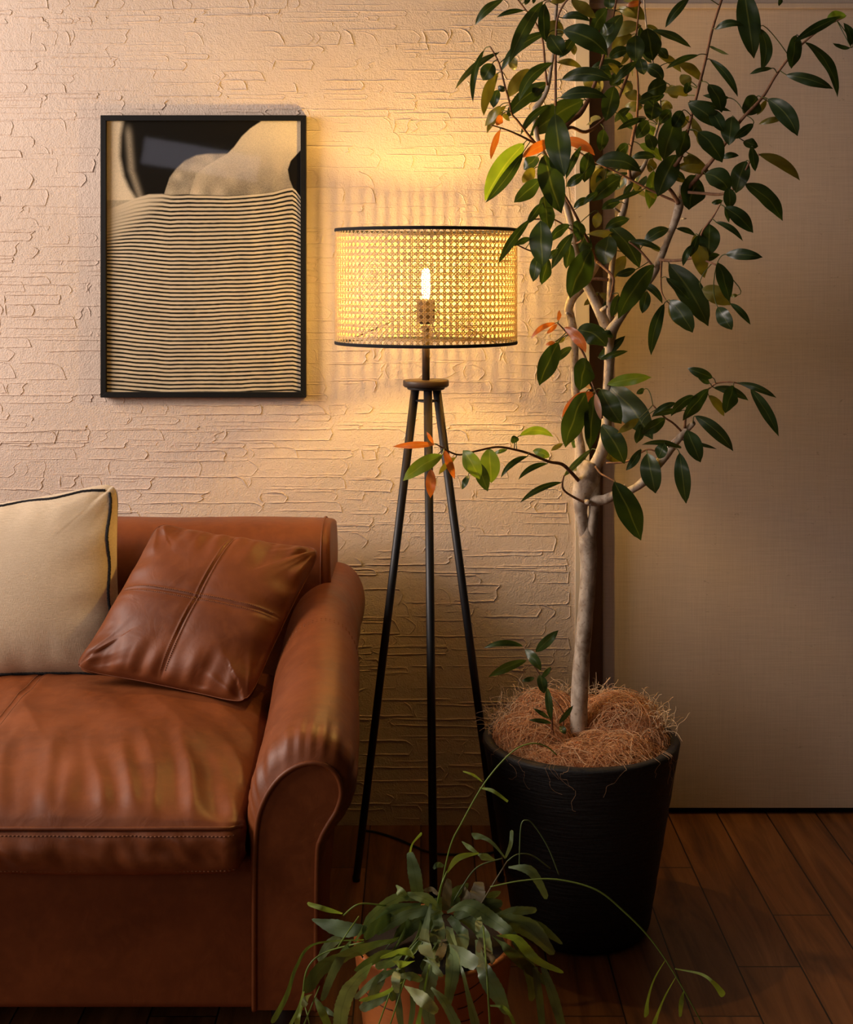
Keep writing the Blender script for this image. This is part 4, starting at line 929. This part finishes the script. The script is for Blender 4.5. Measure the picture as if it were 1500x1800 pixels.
# straps: kind | width start, width mid, width end | points ...
ST='''s|14,22,8|746,1580 700,1578 652,1614 624,1656
s|10,36,20|700,1650 640,1668 570,1698 537,1746
s|16,28,24|652,1700 618,1732 602,1770 598,1806
d|12,26,10|752,1608 722,1628 688,1674
d|22,24,12|735,1577 729,1536 720,1497
l|4,3,6|721,1498 726,1482 742,1464
s|14,28,5|644,1634 598,1632 548,1616
l|3,9,7|602,1606 572,1598 540,1588
l|3,3,3|678,1592 632,1589 604,1609
l|3,6,11|640,1652 552,1660 521,1700 504,1750 478,1799
l|3,3,3|594,1665 612,1638 631,1611
l|3,4,4|640,1656 572,1674 540,1704 532,1760
w|5,23,9|758,1588 746,1650 756,1690 778,1717
d|8,21,12|690,1672 660,1684 626,1708
b|3,13,5|728,1684 712,1672 668,1684
b|4,15,8|728,1690 706,1696 690,1690
s|6,11,8|700,1704 662,1722 624,1756
l|3,9,8|708,1726 676,1746 632,1760
d|5,19,12|690,1748 660,1758 634,1776
w|3,21,12|710,1733 742,1756 769,1780
s|8,15,10|702,1717 722,1716 742,1724
l|3,3,3|712,1722 698,1765 684,1808
l|3,3,3|700,1706 682,1756 664,1806
l|3,4,9|756,1692 744,1750 734,1808
d|4,9,8|722,1736 726,1770 720,1808
d|6,12,8|700,1740 702,1776 706,1808
l|4,6,6|534,1742 526,1772 508,1806
l|6,10,10|532,1760 524,1785 522,1810
l|3,3,4|562,1734 548,1768 532,1808
l|4,13,12|553,1752 566,1778 580,1810
d|4,9,5|556,1768 574,1776 594,1788
w|4,13,8|548,1748 538,1758 533,1770
l|2,2,2|536,1768 542,1790 546,1810
s|18,26,14|690,1612 662,1628 640,1648
s|8,17,12|716,1578 706,1570 697,1560
s|8,18,10|680,1704 664,1730 648,1764
w|8,15,8|702,1700 696,1720 698,1746
l|3,4,3|768,1594 775,1560 786,1532
l|3,11,3|786,1534 806,1508 842,1500
d|3,15,4|840,1502 852,1506 870,1512
l|3,3,2|769,1596 790,1494 812,1446 853,1375 899,1323 933,1307 960,1312 979,1327
l|2,5,3|848,1374 832,1362 814,1356
l|2,6,4|843,1385 866,1390 893,1409
d|3,3,3|788,1602 812,1560 840,1524 884,1509
o|4,3,3|842,1596 866,1556 892,1514
s|3,7,14|889,1509 868,1484 850,1472 830,1469
s|4,7,6|889,1507 898,1484 900,1459
s|3,16,10|894,1524 934,1532 962,1580
d|2,2,2|892,1514 910,1502 936,1504 968,1527
d|2,2,2|913,1526 916,1454 926,1442 940,1452 964,1490 983,1538
l|3,4,2|862,1559 918,1548 979,1546 1048,1564 1099,1604 1145,1652 1187,1714 1237,1803
b|2,4,10|1169,1689 1150,1722 1139,1758 1136,1788
b|2,4,9|1188,1718 1170,1750 1158,1778 1148,1806
b|2,5,12|1187,1703 1232,1712 1255,1728 1273,1751
l|2,9,5|1203,1740 1198,1762 1196,1788
s|4,26,18|786,1604 822,1592 864,1616 900,1642
d|16,38,14|872,1616 926,1628 974,1678
d|10,16,10|866,1614 905,1602 944,1600
d|10,18,6|910,1612 950,1630 989,1660
b|4,19,8|874,1645 908,1650 942,1686 991,1710
d|5,22,6|866,1645 914,1688 975,1741
w|8,26,20|786,1634 802,1672 840,1696
d|6,30,12|838,1652 850,1704 876,1750 893,1784
o|8,26,14|846,1648 852,1674 870,1690
d|3,6,16|784,1668 810,1700 824,1752 838,1808
b|4,4,4|850,1630 856,1710 862,1808
b|3,6,6|862,1768 884,1770 898,1786 907,1808
s|4,14,16|758,1736 782,1762 806,1808
d|12,28,18|776,1652 760,1700 750,1752 758,1808
o|12,16,10|782,1650 776,1672 768,1692
o|16,26,16|836,1590 840,1570 842,1550
o|14,18,10|784,1600 786,1570 790,1545
o|12,20,12|824,1594 818,1574 812,1560
o|6,11,8|770,1572 758,1563 746,1567
d|10,14,12|940,1700 948,1750 954,1808
d|10,18,14|955,1700 974,1755 990,1810
d|4,10,5|762,1527 770,1520 780,1523
d|4,11,5|840,1500 826,1490 812,1480
w|8,13,6|842,1612 842,1624 838,1638
d|14,30,16|776,1600 750,1620 722,1664
d|14,28,14|770,1606 768,1650 742,1706
d|12,26,14|790,1612 812,1644 806,1690
d|12,26,12|800,1606 842,1632 862,1680
d|12,24,14|764,1600 716,1606 660,1640
d|12,24,12|756,1606 700,1640 664,1690
d|12,24,12|800,1600 860,1600 912,1640
s|10,22,12|740,1590 690,1600 648,1636
d|12,22,12|780,1590 800,1570 824,1556
d|12,26,14|760,1620 716,1690 690,1760
d|12,24,14|790,1630 796,1700 786,1770
s|10,20,12|742,1640 700,1684 660,1700
d|14,24,12|740,1604 770,1590 810,1582
d|14,24,12|800,1612 840,1592 884,1588
s|14,22,12|770,1600 750,1580 716,1572
d|12,22,12|820,1600 850,1580 880,1570
d|12,22,12|900,1640 930,1700 936,1760
s|8,18,10|620,1650 590,1700 566,1760
d|8,18,10|610,1640 580,1660 560,1690'''
SM={'s':STRAP,'d':STRAP,'l':STRAPL,'b':STRAPL,'w':STRAPW,'o':STRAPO}
R=random.Random(5)
for k,rec in enumerate(ST.split('\n')):
    kd,ws,ps=rec.split('|'); w0,w1,w2=[float(x) for x in ws.split(',')]
    pp=[tuple(float(z) for z in s.split(',')) for s in ps.split()]
    extra={'d':0.035,'s':0,'l':-0.02,'b':-0.03,'w':-0.045,'o':0.03}[kd]+R.uniform(-.015,.015)
    def dep(x,y):
        base=2.35
        inx=ss(570,640,x)*(1-ss(880,930,x))
        base-=0.195*ss(1610,1715,y)*inx
        base-=0.02*ss(1640,1760,y)
        return base
    q=smooth(pp,10 if max(w0,w1,w2)>8 else 8); n=len(q)
    dd=[dep(x,y) for x,y in q]
    # smooth the depth and start from the crown
    pts=[]
    for i,(x,y) in enumerate(q):
        t=i/(n-1); pts.append(P(x,y,dd[i]+extra*min(1,0.4+t)-0.012*math.sin(math.pi*t)))
    hw=[]
    for i in range(n):
        t=i/(n-1); w=w0+(w1-w0)*ss(0,0.5,t) if t<0.5 else w1+(w2-w1)*ss(0.5,1,t)
        if w2>4 and t>0.9: w*=math.sqrt(max(0.02,1-((t-0.9)/0.1)**2))
        hw.append(w*2.3/F*0.5)
    mm=MB()
    if max(w0,w1,w2)<=4.5:
        mm.tube(pts,[max(0.0011,h*0.85) for h in hw],6,b=R.uniform(0,.4))
    else:
        blade(mm,pts,hw,R.uniform(-0.35,0.5),R,R.uniform(0,0.5),crenate=0.035 if max(w0,w1,w2)>14 else 0.01,fold=0.10)
    mm.build('stem' if max(w0,w1,w2)<=4.5 else 'strap_leaf',SM[kd],pot)
